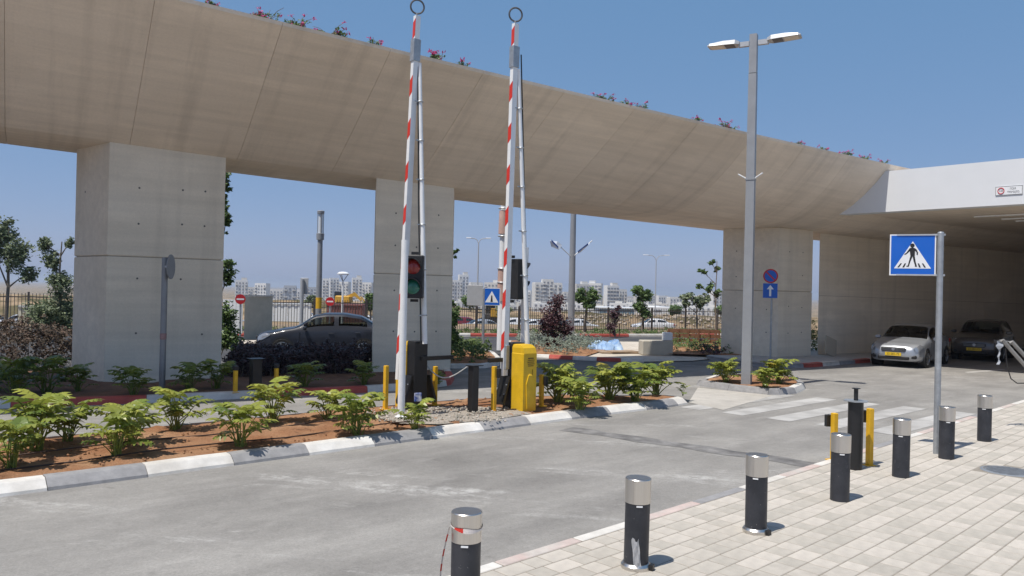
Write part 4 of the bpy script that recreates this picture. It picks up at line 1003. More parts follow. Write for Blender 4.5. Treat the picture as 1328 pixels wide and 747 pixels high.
def make_car(name, label, group, spec, paint, plate='22-281-72', hi=True):
    """x runs from the nose (0) to the tail, origin on the ground below the nose"""
    t = thing(name, label, 'car', (0, 0, 0), 0, group); S = spec
    nx = 72 if hi else 40; sub = 4 if hi else 3
    def sec(x):
        w_, be, tp, rf, bo = interp(S['wid'], x), interp(S['belt'], x), interp(S['top'], x), interp(S['roof'], x), interp(S['bot'], x)
        rf = min(rf, w_ * .93); tp = max(tp, be + .03)
        key = [(0, bo), (w_ * .86, bo), (w_ * .965, bo + .10), (w_, lerp(bo, be, .45)), (w_ * .985, be - .12), (w_ * .945, be), (rf + .02, tp - .075 if tp - be > .25 else lerp(be, tp, .6)), (rf * .82, tp - .018), (0, tp)]
        out = []
        for i in range(len(key) - 1):
            for k in range(sub):
                q = k / sub; out.append((lerp(key[i][0], key[i + 1][0], q), lerp(key[i][1], key[i + 1][1], q)))
        out.append(key[-1])
        # soften the corners
        for _ in range(2):
            o2 = out[:]
            for i in range(1, len(out) - 1): o2[i] = (out[i][0] * .5 + (out[i - 1][0] + out[i + 1][0]) * .25, out[i][1] * .5 + (out[i - 1][1] + out[i + 1][1]) * .25)
            out = o2
        return out
    xs = [S['L'] * (.5 - .5 * math.cos(math.pi * (i / nx))) * .35 + S['L'] * (i / nx) * .65 for i in range(nx + 1)]
    secs = [sec(x) for x in xs]; n = len(secs[0])
    J5, J6 = 5 * sub, 6 * sub; sx0, sx1 = S['side']; sxm = (sx0 + sx1) / 2
    def opening(i, ja, jb):
        lo, hi_ = min(ja, jb), max(ja, jb); inx = lambda a, c: xs[i] >= a and xs[i + 1] <= c
        if lo >= J6 + 1 and (inx(S['ws'][0] - .02, S['ws'][1] + .02) or inx(*S['rs'])): return True
        return lo >= J5 + 1 and hi_ <= J6 and (inx(sx0, sxm - .04) or inx(sxm + .04, sx1))
    bb = B(); m_ = 2 * n - 2; cj = [(k, -1) if k < n else (2 * n - 2 - k, 1) for k in range(m_)]
    bb.v = [(xs[i], secs[i][j][0] * sg, secs[i][j][1]) for i in range(nx + 1) for j, sg in cj]
    for i in range(nx):
        for k in range(m_):
            k2 = (k + 1) % m_
            if hi and opening(i, cj[k][0], cj[k2][0]): continue
            bb.f.append((i * m_ + k2, i * m_ + k, (i + 1) * m_ + k, (i + 1) * m_ + k2)); bb.mi.append(0)
    bb.f += [tuple(range(m_)), tuple(nx * m_ + k for k in range(m_ - 1, -1, -1))]; bb.mi += [0, 0]
    body = bb.build('body', paint, t, 50)
    gm = M_GLASST if hi else M_GLASS
    if hi:
        B().bbox(((sx0 + sx1) / 2, 0, .56), (sx1 - sx0 + .5, 1.36, .5), .05).build('interior', M_TRIM, t)
        B().bbox((sx0 - .12, 0, .84), (.35, 1.3, .16), .05).build('dashboard', M_TRIM, t)
        for sg in (-1, 1):
            st = B().bbox((sxm - .1, sg * .36, .92), (.16, .46, .52), .06).build('seat', M_TRIM, t); B().bbox((sxm - .05, sg * .36, 1.22), (.10, .26, .16), .04).build('headrest', M_TRIM, st)
        B().bbox((sx1 - .25, 0, .90), (.18, 1.2, .42), .06).build('rear_seat', M_TRIM, t)
        B().torus((sx0 + .22, -.36, .93), .17, .014, (.9, 0, .4), 20, 6).build('steering_wheel', M_TRIM, t, True)
    def surf(i, j, off):
        y, z = secs[i][j]; a = secs[i][max(0, j - 1)]; c = secs[i][min(n - 1, j + 1)]; ty, tz_ = c[0] - a[0], c[1] - a[1]; l = math.hypot(ty, tz_) or 1
        ny, nz = tz_ / l, -ty / l
        i0, i1 = max(0, i - 1), min(nx, i + 1); dz = (secs[i1][-1][1] - secs[i0][-1][1]) / (xs[i1] - xs[i0])
        return Vector((xs[i] - (dz * off if nz > .5 else 0), y + ny * off, z + max(nz, 0) * off + (.0 if nz > 0 else 0)))
    def pane(nm, x0, x1, j0, j1, side, off=.004, par=None):
        m = gm
        ii = [i for i in range(nx + 1) if x0 <= xs[i] <= x1]; b2 = B(); vs = []; fs = []
        jj = list(range(j0, j1 + 1))
        sides = (-1, 1) if side == 0 else (side,)
        if side == 0: cols = [(j, -1) for j in jj] + [(j, 1) for j in jj[-2::-1]]
        else: cols = [(j, side) for j in jj]
        for i in ii:
            for j, sg in cols:
                p = surf(i, j, off); vs.append((p.x, p.y * sg, p.z))
        nc = len(cols)
        for a in range(len(ii) - 1):
            for c in range(nc - 1):
                q = (a * nc + c, a * nc + c + 1, (a + 1) * nc + c + 1, (a + 1) * nc + c)
                fs.append(q if side >= 0 and side != 0 else q[::-1])
        b2.add(vs, fs); return b2.build(nm, m, par or t, True)
    pane('windscreen', S['ws'][0] - .02, S['ws'][1] + .02, J6 + 1, n - 1, 0); pane('rear_window', *S['rs'], J6 + 1, n - 1, 0)
    x0, x1 = S['side']; xm = (x0 + x1) / 2
    for sg in (-1, 1):
        # side glass clipped to where the cabin is tall
        for a, c in ((x0, xm - .04), (xm + .04, x1)): pane('side_window', a, c, J5 + 1, J6, sg)
        b2 = B(); b2.bbox((x0 + .06, sg * (S['W'] + .09), S['belt'][4][1] + .06 if len(S['belt']) > 4 else 1), (.11, .20, .13), .03); b2.build('mirror', paint, t)
        for xx in (xm - .16, x1 - .35):
            dz = interp(S['belt'], xx) - .13; B().bbox((xx, sg * (interp(S['wid'], xx) + .008), dz), (.17, .03, .03), .008).build('door_handle', paint, t)
        for xx in (xm, x0 - .12, x1 - .05): B().box((xx, sg * (interp(S['wid'], xx) * .992 + .0), .62), (.008, .016, .5)).build('door_seam', M_BLACK, t)
    for x in (S['fw'], S['rw']):
        for sg in (-1, 1):
            wv = interp(S['wid'], x); r_ = S['wr']
            b2 = B(); b2.cyl((x, sg * (wv - .25), r_), (x, sg * (wv + .006), r_), r_ + .055, seg=28); b2.build('wheel_arch', M_BLACKP, t, 30)
            w_ = link('wheel', None, t, (x, sg * (wv - .08), r_))
            b2 = B(); b2.loft([[(rr * math.cos(2 * math.pi * k / 28), sg * yy, rr * math.sin(2 * math.pi * k / 28)) for k in range(28)] for rr, yy in ((r_ * .9, -.1), (r_, -.08), (r_, .075), (r_ * .95, .1), (r_ * .7, .1), (r_ * .68, .08))]); b2.build('tyre', M_TYRE, w_, True)
            b2 = B(); b2.loft([[(rr * math.cos(2 * math.pi * k / 28), sg * yy, rr * math.sin(2 * math.pi * k / 28)) for k in range(28)] for rr, yy in ((r_ * .69, .07), (r_ * .69, .095), (r_ * .62, .098), (r_ * .60, .075))])
            for k in range(7):
                a = 2 * math.pi * k / 7; d = Vector((math.cos(a), 0, math.sin(a))); b2.box(d * r_ * .33 + Vector((0, sg * .085, 0)), (r_ * .62, .03, .05), 0, Matrix.Rotation(-a, 4, 'Y'))
            b2.build('rim', M_RIM, w_)
    # nose
    zb_ = interp(S['belt'], .1)
    for sg in (-1, 1):
        ii = [i for i in range(nx + 1) if .06 <= xs[i] <= .50]; b2 = B(); vs = []
        for q, i in enumerate(ii):
            wv = interp(S['wid'], xs[i]); zc = interp(S['belt'], xs[i]) - .035; hh_ = .095 * math.sin(math.pi * (.22 + .70 * q / (len(ii) - 1)))
            for dz, oy in ((-hh_, .012), (hh_ * .2, .018), (hh_, -.035)): vs.append((xs[i] - .012, sg * (wv * (.985 if dz < 0 else .965) + oy), zc + dz))
        for a in range(len(ii) - 1):
            for c in range(2): q = (a * 3 + c, a * 3 + c + 1, a * 3 + c + 4, a * 3 + c + 3); b2.f.append(q if sg > 0 else q[::-1]); b2.mi.append(0)
        b2.v = vs; hl = b2.build('headlight', M_LAMPG, t, True)
        B().cyl((.16, sg * .66, zb_ + .02), (.19, sg * .66, zb_ + .02), .05, seg=14).build('reflector', M_RIM, hl, True)
        B().bbox((.085, sg * .63, .385), (.10, .20, .12), .03).build('fog_recess', M_BLACKP, t)
        B().bbox((S['L'] - .10, sg * .66, .86), (.16, .26, .15), .03).build('tail_light', mat('tail_lamp_red', (.35, .015, .015), .25), t)
    B().bbox((.012, 0, .625), (.07, .80, .15), .025).build('upper_grille', M_BLACKP, t)
    for k in range(3): B().box((-.026, 0, .585 + k * .04), (.012, .74, .009)).build('grille_bar', M_RIM, t)
    B().lathe([(.055, 0), (.05, .012)], seg=18).build('badge', M_RIM, t, rot=(0, -math.pi / 2, 0), loc=(-.026, 0, .64))
    B().bbox((.022, 0, .345), (.08, 1.02, .13), .03).build('lower_grille', M_BLACKP, t)
    pl_ = B().box((-.03, 0, .47), (.014, .52, .115)).build('number_plate', M_PLATE, t)
    if hi:
        o = link('plate_number', text_mesh(plate, .10, M_PRINT, 'plate_number', .001), pl_, (-.039, 0, .47)); o.rotation_euler = (math.pi / 2, 0, -math.pi / 2)
    B().box((S['L'] + .004, 0, .62), (.012, .52, .115)).build('number_plate', M_PLATE, t)
    return t
def paint(name, c, met=.5, r_=.35, ct_=.8): return mat('car_paint_' + name, c, r_, met, coat=ct_, spec=.5 if met > .2 else .3)
def put_car(t, nose, head):
    """nose: ground point below the middle of the front bumper; head: direction the car faces"""
    t.location = (nose[0], nose[1], nose[2] if len(nose) > 2 else 0); t.rotation_euler.z = head + math.pi; return t
c1 = make_car('parked_car', 'silver sedan parked with its nose out of the underpass shade', 'parked and passing cars', SEDAN, paint('silver', (.42, .445, .48), .55))
put_car(c1, (13.32, 26.85), R(180 + 48))
c2 = make_car('parked_car', 'dark car parked deep in the underpass, cut by the photo edge', 'parked and passing cars', SUV, paint('charcoal', (.075, .07, .07), .4))
put_car(c2, (18.35, 30.55), R(180 + 50))
c3 = make_car('passing_car', 'dark blue grey sedan behind the purple hedge between two pillars', 'parked and passing cars', SEDAN, paint('bluegrey', (.018, .022, .034), 0, .45, .35))
nq = at(338, 450, 26.2)
put_car(c3, (nq.x + .05, 25.8, 0), R(180 + 10))

# ------------------------------------------------------------------ philodendrons
def leaf_mesh(elev, pet, bl_, wd, droop, m, seed):
    r2 = random.Random(seed); bb = B(); path = []; p = Vector((0, 0, 0)); e = elev
    for i in range(6): path.append(p.copy()); p = p + Vector((math.cos(e), 0, math.sin(e))) * pet / 5; e -= R(4)
    bb.tube(path, .009, 5, .005); base = path[-1]; N_ = 6; rib = [base.copy()]; dirs = []; e -= R(8)
    for i in range(N_):
        e -= R(droop / N_); d = Vector((math.cos(e), 0, math.sin(e))); dirs.append(d); rib.append(rib[-1] + d * bl_ / N_)
    dirs.append(d); bb.tube(rib, .006, 4, .002)
    for sg in (-1, 1):
        for i in range(N_):
            d = dirs[i]; up = Vector((-d.z, 0, d.x)); yv = Vector((0, sg, 0)); q = i / (N_ - 1)
            ll = wd * (1.12 - .62 * q) * (.8 if i == 0 else 1) * (1 if i < N_ - 1 else .6) * r2.uniform(.85, 1.12)
            fa = R((-14 if i == 0 else 6) + 66 * q) ; ld = (yv * math.cos(fa) + d * math.sin(fa)); wv = (d * math.cos(fa) - yv * math.sin(fa)) * (bl_ / N_ * .60)
            b0 = rib[i] + d * .004; b1 = rib[i] + d * (bl_ / N_ * .97)
            lift = up * (.10 * ll); m0 = rib[i] + ld * ll * .55 + lift; tip = rib[i] + ld * ll - up * ll * r2.uniform(.05, .28)
            bb.add([b0, b1, m0 + wv * 1.15, m0 - wv * 1.05, tip + wv * .25, tip - wv * .25], [(0, 3, 2, 1) if sg > 0 else (0, 1, 2, 3), (3, 5, 4, 2) if sg > 0 else (3, 2, 4, 5)])
    return bb.mesh('leaf', m, True)
LV = {}
for mi in range(4):
    LV[mi] = [leaf_mesh(R(el), pe, bl_, wd, dr, M_LEAF[mi], s_ * 7 + mi) for s_, (el, pe, bl_, wd, dr) in enumerate(((89, .46, .25, .165, 62), (83, .46, .27, .175, 50), (76, .42, .27, .175, 42), (67, .37, .26, .17, 38), (52, .28, .23, .15, 36), (80, .24, .2, .13, 36)))]
def philodendron(p, s, label, n_=22, tint=0, group='philodendrons planted in the islands'):
    t = thing('philodendron', label, 'plant', p, rnd.uniform(0, 6), group); t.scale = (s, s, s)
    for k in range(n_):
        a = k * 2.4 + rnd.uniform(-.3, .3); v = min(4, int(k / n_ * 5)) if rnd.random() < .8 else 5
        mi = rnd.choice((0, 0, 1, 1, 1, 2)) if tint == 0 else (2 if rnd.random() < .75 else 0)
        if tint == 0 and rnd.random() < .014: mi = 3
        o = link('leaf', LV[mi][v], t, (rnd.uniform(-.06, .06), rnd.uniform(-.06, .06), 0), (rnd.uniform(-.15, .15), rnd.uniform(-.12, .12), a)); q = rnd.uniform(.8, 1.2); o.scale = (q, q, q)
    return t
ph = [(14, 606, .9, 'bright green philodendron at the left photo edge beside the kerb'), (46, 583, 1.15, 'tall philodendron at the far left of the median, behind the edge plant'),
      (88, 572, 1.0, 'upright philodendron second from the left in the median'), (150, 592, 1.05, 'yellow tinged philodendron below the edge on round sign post'), (170, 577, .95, 'philodendron growing close behind the yellow tinged one'),
      (226, 556, 1.05, 'single compact philodendron standing alone on the red median soil'), (312, 578, 1.05, 'wide philodendron in the middle of the red median soil'),
      (352, 549, 1.15, 'tall philodendron before the right yellow post under the viaduct'), (425, 543, .85, 'small philodendron behind the wide one left of the barriers'), (462, 563, 1.05, 'full philodendron left of the gravel pad, before the yellow guard post'),
      (537, 556, .75, 'small philodendron at the foot of the white traffic light pole'),
      (724, 522, 1.2, 'philodendron right beside the yellow barrier cabinet'), (752, 531, .95, 'low philodendron at the kerb right of the yellow cabinet'), (790, 518, 1.2, 'philodendron in the middle of the median end clump'), (824, 520, 1.1, 'philodendron at the kerb in the median end clump'),
      (850, 511, 1.1, 'last big philodendron towards the median nose'), (886, 513, .42, 'single small philodendron sprig at the tip of the median nose'),
      (941, 496, .9, 'philodendron left of the tall lamp mast'), (992, 503, .75, 'low philodendron right beside the tall lamp mast'), (1010, 497, 1.0, 'bushy philodendron on the right of the lamp island')]
for px, py, s, lab in ph:
    p = gr(px, py, .13); philodendron((p.x, p.y, .12), s * (1.0 if p.y < 15 else 1.08), lab, (rnd.randint(18, 26) if px < 700 else 32) if s > .5 else 7)
sh = [(20, 512, 1.25, 'dark philodendron at the left edge below the brown hedge'), (60, 510, 1.2, 'dark philodendron second from left below the brown hedge'), (100, 508, .9, 'dark philodendron at the left foot of the left pillar'),
      (172, 513, 1.0, 'dark philodendron before the left pillar, left of the sign post'), (245, 507, 1.0, 'dark philodendron before the left pillar, right of the sign post'), (280, 503, 1.0, 'dark philodendron at the right corner of the left pillar'),
      (395, 503, .95, 'dark philodendron before the purple hedge right of the yellow posts'), (472, 500, .9, 'dark philodendron at the left foot of the middle pillar'), (568, 497, .55, 'small dark philodendron at the right foot of the middle pillar')]
for px, py, s, lab in sh:
    p = gr(px, py, .1); philodendron((p.x, p.y, .08), s, lab, 20, 1, 'philodendrons in the viaduct shade')

# ------------------------------------------------------------------ foliage helpers
def leaf_cloud(bb, c, rad, n_, size, r2, shell=.35, flat_=1.):
    for _ in range(n_):
        d = Vector((r2.gauss(0, 1), r2.gauss(0, 1), r2.gauss(0, 1))).normalized(); q = r2.uniform(shell, 1) ** .6
        p = Vector(c) + Vector((d.x * rad[0], d.y * rad[1], d.z * rad[2])) * q
        a = Vector((r2.uniform(-1, 1), r2.uniform(-1, 1), r2.uniform(-.6, .6))).normalized(); u = a.orthogonal().normalized(); u = (u + Vector((r2.uniform(-1, 1), r2.uniform(-1, 1), r2.uniform(-1, 1))) * .6); u = (u - a * u.dot(a)).normalized(); s = size * r2.uniform(.6, 1.3)
        bb.add([p - a * s, p + u * s * .45 + a * s * .1, p + a * s, p - u * s * .45 + a * s * .1], [(0, 1, 2, 3)])
def tree(name, label, base, h, blobs, leafm, leaf, n_, seed, trunk_r=.06, lean=(0, 0), group='young trees beyond the viaduct', stakes=0, cat='tree'):
    t = thing(name, label, cat, base, 0, group); r2 = random.Random(seed)
    path = [Vector((lean[0] * q * q * h + .03 * math.sin(q * 9 + seed), lean[1] * q * q * h, q * h)) for q in [i / 7 for i in range(8)]]
    bb = B().tube(path, trunk_r, 8, trunk_r * .3)
    for c, rad in blobs:
        c = Vector(c); k = max(0, min(6, int(7 * max(.1, (c.z - rad[2]) / h)))); s = path[k]; mid = s.lerp(c, .5) + Vector((0, 0, .1 * rad[2]))
        bb.tube([s, mid, c], trunk_r * .45, 5, trunk_r * .12)
        for _ in range(4):
            e = c + Vector((r2.uniform(-1, 1) * rad[0], r2.uniform(-1, 1) * rad[1], r2.uniform(-.6, 1) * rad[2])) * .8; bb.tube([s.lerp(c, .6), e], trunk_r * .2, 4, .004)
    bb.build('trunk', M_BARK, t, True)
    cr = B(); n_ = int(n_ * 1.6); vol = [q[1][0] * q[1][1] * q[1][2] for q in blobs]; tv = sum(v ** .67 for v in vol)
    for (c, rad), v in zip(blobs, vol):
        k = int(n_ * v ** .67 / tv); m_ = max(3, k // 22)
        for _ in range(m_):      # clumps
            d = Vector((r2.gauss(0, 1), r2.gauss(0, 1), r2.gauss(0, 1))).normalized() * r2.uniform(.3, 1); cc = Vector(c) + Vector((d.x * rad[0], d.y * rad[1], d.z * rad[2]))
            rr = min(rad) * r2.uniform(.3, .85); leaf_cloud(cr, cc, (rr, rr, rr * .8), k // m_, leaf, r2, .05)
    cr.build('crown', leafm, t)
    for k in range(stakes):
        o = (-.25, .25)[k % 2]; B().cyl((o, 0, 0), (o, 0, h * .45), .03, seg=6).build('stake', M_WOOD, t)
    return t
def pxs(Y): return Y / 1000
def tree_px(name, label, px, pyb, Y, tops, leafm, leaf, n_, seed, **kw):
    """tops: blobs as (px, py, rx px, ry px) seen at depth Y"""
    b0 = at(px, pyb, Y); b0.z = tz(b0.x, b0.y) if Y > 52 else .05; k = Y / 1000; blobs = []
    for x, y, rx, ry in tops:
        c = at(x, y, Y) - b0; blobs.append((tuple(c), (rx * k, rx * k, ry * k)))
    h = max(c[2] + rd_[2] * .3 for c, rd_ in blobs)
    return tree(name, label, b0, h, blobs, leafm, leaf, n_, seed, **kw)
tree_px('purple_tree', 'bushy purple leaved tree left of the flag pole', 718, 455, 31.5, [(716, 412, 15, 20), (722, 392, 10, 10), (708, 425, 10, 12), (732, 424, 10, 14), (718, 440, 12, 10)], M_TPURP, .055, 3000, 1, trunk_r=.06, stakes=1)
tree_px('purple_tree', 'slim purple leaved tree left of the blue tarp', 797, 440, 41, [(797, 408, 7, 8), (795, 424, 7, 9), (801, 400, 4, 6)], M_TPURP, .06, 900, 2, trunk_r=.05, stakes=2)
tree_px('green_tree', 'young green tree just right of the flag pole', 759, 434, 45, [(752, 383, 8, 9), (768, 385, 8, 10), (760, 394, 10, 7), (772, 377, 4, 5)], M_TGREEN, .11, 900, 3, trunk_r=.09)
tree_px('green_tree', 'young green tree with leaning crown left of the white car', 833, 436, 46, [(828, 378, 7, 7), (838, 383, 8, 8), (830, 396, 8, 9), (836, 408, 7, 7)], M_TGREEN, .11, 1000, 4, trunk_r=.07)
tree_px('green_tree', 'loose crowned young tree right of the low concrete block', 903, 438, 42, [(893, 385, 9, 7), (908, 392, 12, 7), (888, 394, 6, 6), (915, 386, 6, 5)], M_TGREY, .10, 700, 5, trunk_r=.06)
tree_px('green_tree', 'tall sparse young tree left of the far pillar', 927, 442, 37, [(922, 340, 4, 6), (911, 352, 6, 4), (907, 371, 4, 4), (922, 374, 6, 6), (930, 350, 4, 8), (931, 380, 5, 7)], M_TGREEN, .09, 420, 6, trunk_r=.05)
tree_px('green_tree', 'young tree between the crossing sign and the right barrier', 652, 436, 42, [(652, 396, 8, 8), (648, 404, 7, 6), (658, 400, 6, 6)], M_TGREY, .10, 300, 7, trunk_r=.07)
tree_px('green_tree', 'young tree half hidden behind the right edge of the middle pillar', 571, 470, 25, [(591, 328, 3, 8), (586, 410, 9, 20), (589, 440, 7, 12)], M_TGREEN, .07, 900, 8, trunk_r=.05)
tree_px('climbing_tree', 'slender leafy tree peeping past the right edge of the left pillar', 281, 470, 22, [(293, 240, 6, 22), (293, 285, 6, 24), (296, 352, 9, 20), (294, 410, 11, 18), (296, 440, 13, 16)], M_TGREEN, .06, 2400, 9, trunk_r=.05)
tree_px('eucalyptus_tree', 'grey green gum tree at the left photo edge', 8, 440, 33, [(6, 300, 13, 20), (22, 330, 16, 22), (36, 355, 10, 12), (-14, 320, 18, 40)], M_TGREY, .075, 4200, 10, trunk_r=.09, group='trees left of the viaduct')
tree_px('eucalyptus_tree', 'leaning grey green tree between the gum tree and the left pillar', 76, 448, 30, [(58, 318, 9, 12), (68, 338, 10, 14), (78, 368, 14, 18), (62, 408, 26, 20), (84, 410, 14, 24), (90, 316, 6, 8)], M_TGREY, .065, 6000, 11, trunk_r=.07, group='trees left of the viaduct')
tree_px('distant_tree', 'small dark tree beside the left edge of the middle pillar', 481, 420, 70, [(481, 390, 6, 12)], M_TGREEN, .25, 500, 12, trunk_r=.1)
for i, (px, py, rx, ry, lab) in enumerate(((405, 389, 11, 5, 'low pale bush behind the fence left of the second no entry sign'), (610, 390, 10, 8, 'green bush at the foot of the stepped white tower'), (876, 402, 8, 6, 'round green bush before the white warehouse'), (935, 402, 8, 6, 'dark green bush beside the far pillar'), (645, 392, 6, 5, 'small green bush behind the distant crossing sign'))):
    tree_px('distant_bush', lab, px, py + ry, 100, [(px, py, rx, ry)], M_TGREY if i == 0 else M_TGREEN, .25, 600, 30 + i, trunk_r=.05, cat='bush', group='bushes on the building site')

def hedge(name, label, poly, z0, h, m, leaf, n_, seed, cat='hedge', jag=.15):
    t = thing(name, label, cat); r2 = random.Random(seed); xs_ = [p[0] for p in poly]; ys_ = [p[1] for p in poly]
    def inside(x, y):
        c = False
        for i in range(len(poly)):
            a, b2 = poly[i], poly[i - 1]
            if (a[1] > y) != (b2[1] > y) and x < (b2[0] - a[0]) * (y - a[1]) / (b2[1] - a[1]) + a[0]: c = not c
        return c
    bb = B(); st = B(); k = 0
    while k < n_:
        x, y = r2.uniform(min(xs_), max(xs_)), r2.uniform(min(ys_), max(ys_))
        if not inside(x, y): continue
        hh_ = h * (1 + jag * hnoise(x * 3.1, y * 3.3, 1.) + r2.uniform(-jag, jag)); q = r2.random() ** .65
        m_ = 14; leaf_cloud(bb, (x, y, z0 + hh_ * q), (leaf * 2.4, leaf * 2.4, leaf * 2), m_, leaf, r2, .1); k += m_
        if r2.random() < .15: st.tube([(x + r2.uniform(-.1, .1), y, z0), (x, y, z0 + hh_ * q)], .008, 4, .003)
    stuff(bb.build('foliage', m, t)); stuff(st.build('stems', M_BARK, t)); return t
hedge('hedge', 'low dark purple leaved hedge under the viaduct between two pillars', [(-6.9, 18.6), (-3.9, 19.8), (-3.85, 22), (-7.4, 21.2)], .1, .61, M_HEDGE, .045, 22000, 1)
hedge('hedge', 'brown dry hedge left of the left pillar', [(-22, 15.5), (-11.1, 18.8), (-10.9, 21.5), (-22, 20.5)], .1, 1.1, M_HBROWN, .045, 42000, 2)
hedge('ground_cover', 'dense dark green ground cover below the brown hedge', [(-20, 9.5), (-9.9, 15.2), (-10.5, 17.6), (-21, 14.5)], .1, .30, M_TGREEN, .055, 7000, 3, 'ground cover')
hedge('shrubs', 'bright green low shrubs beneath the distant crossing sign', [(-4, 23.4), (-1.2, 23.6), (-.7, 25.5), (-1.0, 28.6), (-4.5, 28.8)], .1, .5, M_GRASS, .06, 6500, 4, 'shrubs')
hedge('shrubs', 'silvery sage shrubs around the bushy purple tree', [(.4, 28.6), (2.2, 27.9), (3.0, 29.5), (4.0, 33), (3.2, 35), (.2, 35)], .07, .42, M_SAGE, .045, 7000, 5, 'shrubs', .3)
hedge('grass_verge', 'strip of tall grass along the foot of the far fence', [(-14, 35.2), (-2.8, 39.6), (8.6, 43.6), (15, 46.8), (15, 48.2), (3, 43.2), (-14, 37.6)], .06, .22, M_GRASS, .055, 9000, 6, 'grass', .3)
hedge('garden_plants', 'small green plants dotted over the red soil garden before the far pillar', [(6.2, 29.6), (8.2, 29.2), (10.8, 31.6), (12, 36), (7.4, 35.6)], .12, .28, M_GRASS, .05, 3200, 7, 'plants', .5)
hedge('garden_plants', 'dark reddish plants at the left foot of the far pillar', [(7.2, 29.0), (8.1, 29.0), (8.3, 29.9), (7.4, 30.0)], .12, .32, M_TPURP, .05, 500, 8, 'plants', .5)
hedge('shrubs', 'yellow green weeds in the gap beside the far pillar', [(12.3, 31.3), (13.0, 31.8), (12.9, 33), (12.2, 32.6)], .1, 1.0, M_GRASS, .05, 900, 9, 'shrubs', .4)
# bougainvillea along the viaduct lip
bv = [(272, 2), (331, 20), (347, 17), (378, 27), (388, 29), (428, 38), (438, 42), (484, 54), (560, 74), (572, 75), (601, 85), (778, 127), (786, 129), (812, 135), (832, 139), (905, 155), (940, 158), (948, 165), (1036, 187), (1068, 193), (1098, 199), (1122, 207), (1146, 213)]
for i, (px, py) in enumerate(bv):
    # sight column -> position along the lip
    k = (px - 664 - (373.5 - py) * math.sin(ROLL)) / F; o0 = VP + vn * (OF + .12); s_ = (k * o0.y - o0.x) / (vd.x - k * vd.y); p = o0 + vd * s_
    big = 1.5 if px in (940, 347, 388, 572, 428) else .9
    t = tag(link('bougainvillea', None, None, (p.x, p.y, ztop(s_) - .01)), '', 'plant', 'bougainvillea tufts on the viaduct lip'); r2 = random.Random(50 + i)
    st, lf, fl = B(), B(), B()
    for k in range(7):
        e = Vector((r2.uniform(-.25, .25) * big, r2.uniform(-.15, .12), r2.uniform(.02, .20) * big)); st.tube([(0, 0, 0), e * .6 + Vector((0, 0, .04)), e], .008, 4, .004)
        leaf_cloud(lf, e * .55, (.09, .07, .06), 12, .038, r2, .1)
        if r2.random() < .7: leaf_cloud(fl, e, (.06, .05, .045), 9, .032, r2, .1)
    stuff(st.build('stems', M_BARK, t)); stuff(lf.build('leaves', M_TGREEN, t))
    if fl.v: stuff(fl.build('flowers', M_PINK, t))
    where = 'over the left pillar' if px < 290 else 'left of the barriers' if px < 500 else 'between the two barrier arms' if px < 650 else 'between barriers and tall lamp' if px < 960 else 'right of the tall lamp'
    grp = [q for q in bv if (q[0] < 290) == (px < 290) and (q[0] < 500) == (px < 500) and (q[0] < 650) == (px < 650) and (q[0] < 960) == (px < 960)]
    ords = ['first', 'second', 'third', 'fourth', 'fifth', 'sixth', 'seventh', 'eighth', 'ninth']
    t['label'] = '%s bougainvillea tuft from left on viaduct lip %s' % (ords[grp.index((px, py))], where) if len(grp) > 1 else 'lone bougainvillea tuft on the viaduct lip ' + where

# ------------------------------------------------------------------ fences
M_FENCE = mat('brown_grey_fence_paint', (.10, .085, .075), .6, .2, var=.15, scale=3)
def fence(name, label, pts, h, m, gap=.13, post=2.6, group='railing fences'):
    t = thing(name, label, 'fence', (0, 0, 0), 0, group); pk = B()
    for (a, c) in zip(pts, pts[1:]):
        a, c = Vector((*a, .06)), Vector((*c, .06)); L = (c - a).length; d = (c - a) / L; rz = math.atan2(d.y, d.x); n_ = int(L / gap)
        for k in range(n_):
            p = a + d * (k + .5) * L / n_; pk.box(p + Vector((0, 0, h / 2 + .05)), (.022, .022, h - .02), rz)
        for k in range(int(L / post) + 1): p = a + d * min(L, k * post); B().box(p + Vector((0, 0, h / 2 + .04)), (.075, .075, h + .12), rz).build('post', m, t)
        for z in (.16, h - .12): B().box((a + c) / 2 + Vector((0, 0, z)), (L, .035, .045), rz).build('rail', m, t)
    stuff(pk.build('pickets', m, t)); return t
f0, f1, f2, f3 = (-4.2, 40.5), (3.45, 44.4), (8.6, 47.2), (17, 51.5)
fence('railing_fence', 'long brown railing fence behind the grass verge, middle and right', [f0, f1, f2, f3], 1.38, M_FENCE)
fence('railing_fence', 'dark railing fence behind the dark sedan between two pillars', [(-11.9, 36.4), (-4.2, 40.5)], 1.62, M_FENCE)
fence('railing_fence', 'dark railing fence behind the trees at the left photo edge', [(-30, 28.5), (-18.5, 33.6)], 1.7, M_FENCE)
w_ = thing('concrete_gate_wall', 'beige concrete gate wall beside the left no entry sign', 'wall'); a, c = at(316, 445, 33.0), at(342, 446, 34.2)
for k, (s0_, s1_) in enumerate(((0, .5), (.5, 1))):
    p, q = a.lerp(c, s0_), a.lerp(c, s1_); B().loft([[(p.x, p.y, z), (q.x - .004, q.y, z), (q.x + .2, q.y + .5, z), (p.x + .2, p.y + .5, z)] for z in (.0, 1.86)]).build('wall_panel', mat('beige_render', (.46, .42, .345), .85, var=.1, scale=3), w_)
B().loft([[(a.x - .04, a.y - .05, z), (c.x + .06, c.y - .05, z), (c.x + .24, c.y + .55, z), (a.x + .16, a.y + .55, z)] for z in (1.865, 1.92)]).build('coping', M_CONCPATH, w_)
gt = thing('white_gate', 'white corrugated panel gate left of the beige gate wall', 'gate'); a, c = at(288, 442, 34), at(314, 442, 34)
for k in range(6): p = a.lerp(c, (k + .5) / 6); B().box((p.x, 34, .95), (.13, .04, 1.5)).build('panel', M_WHITE, gt)
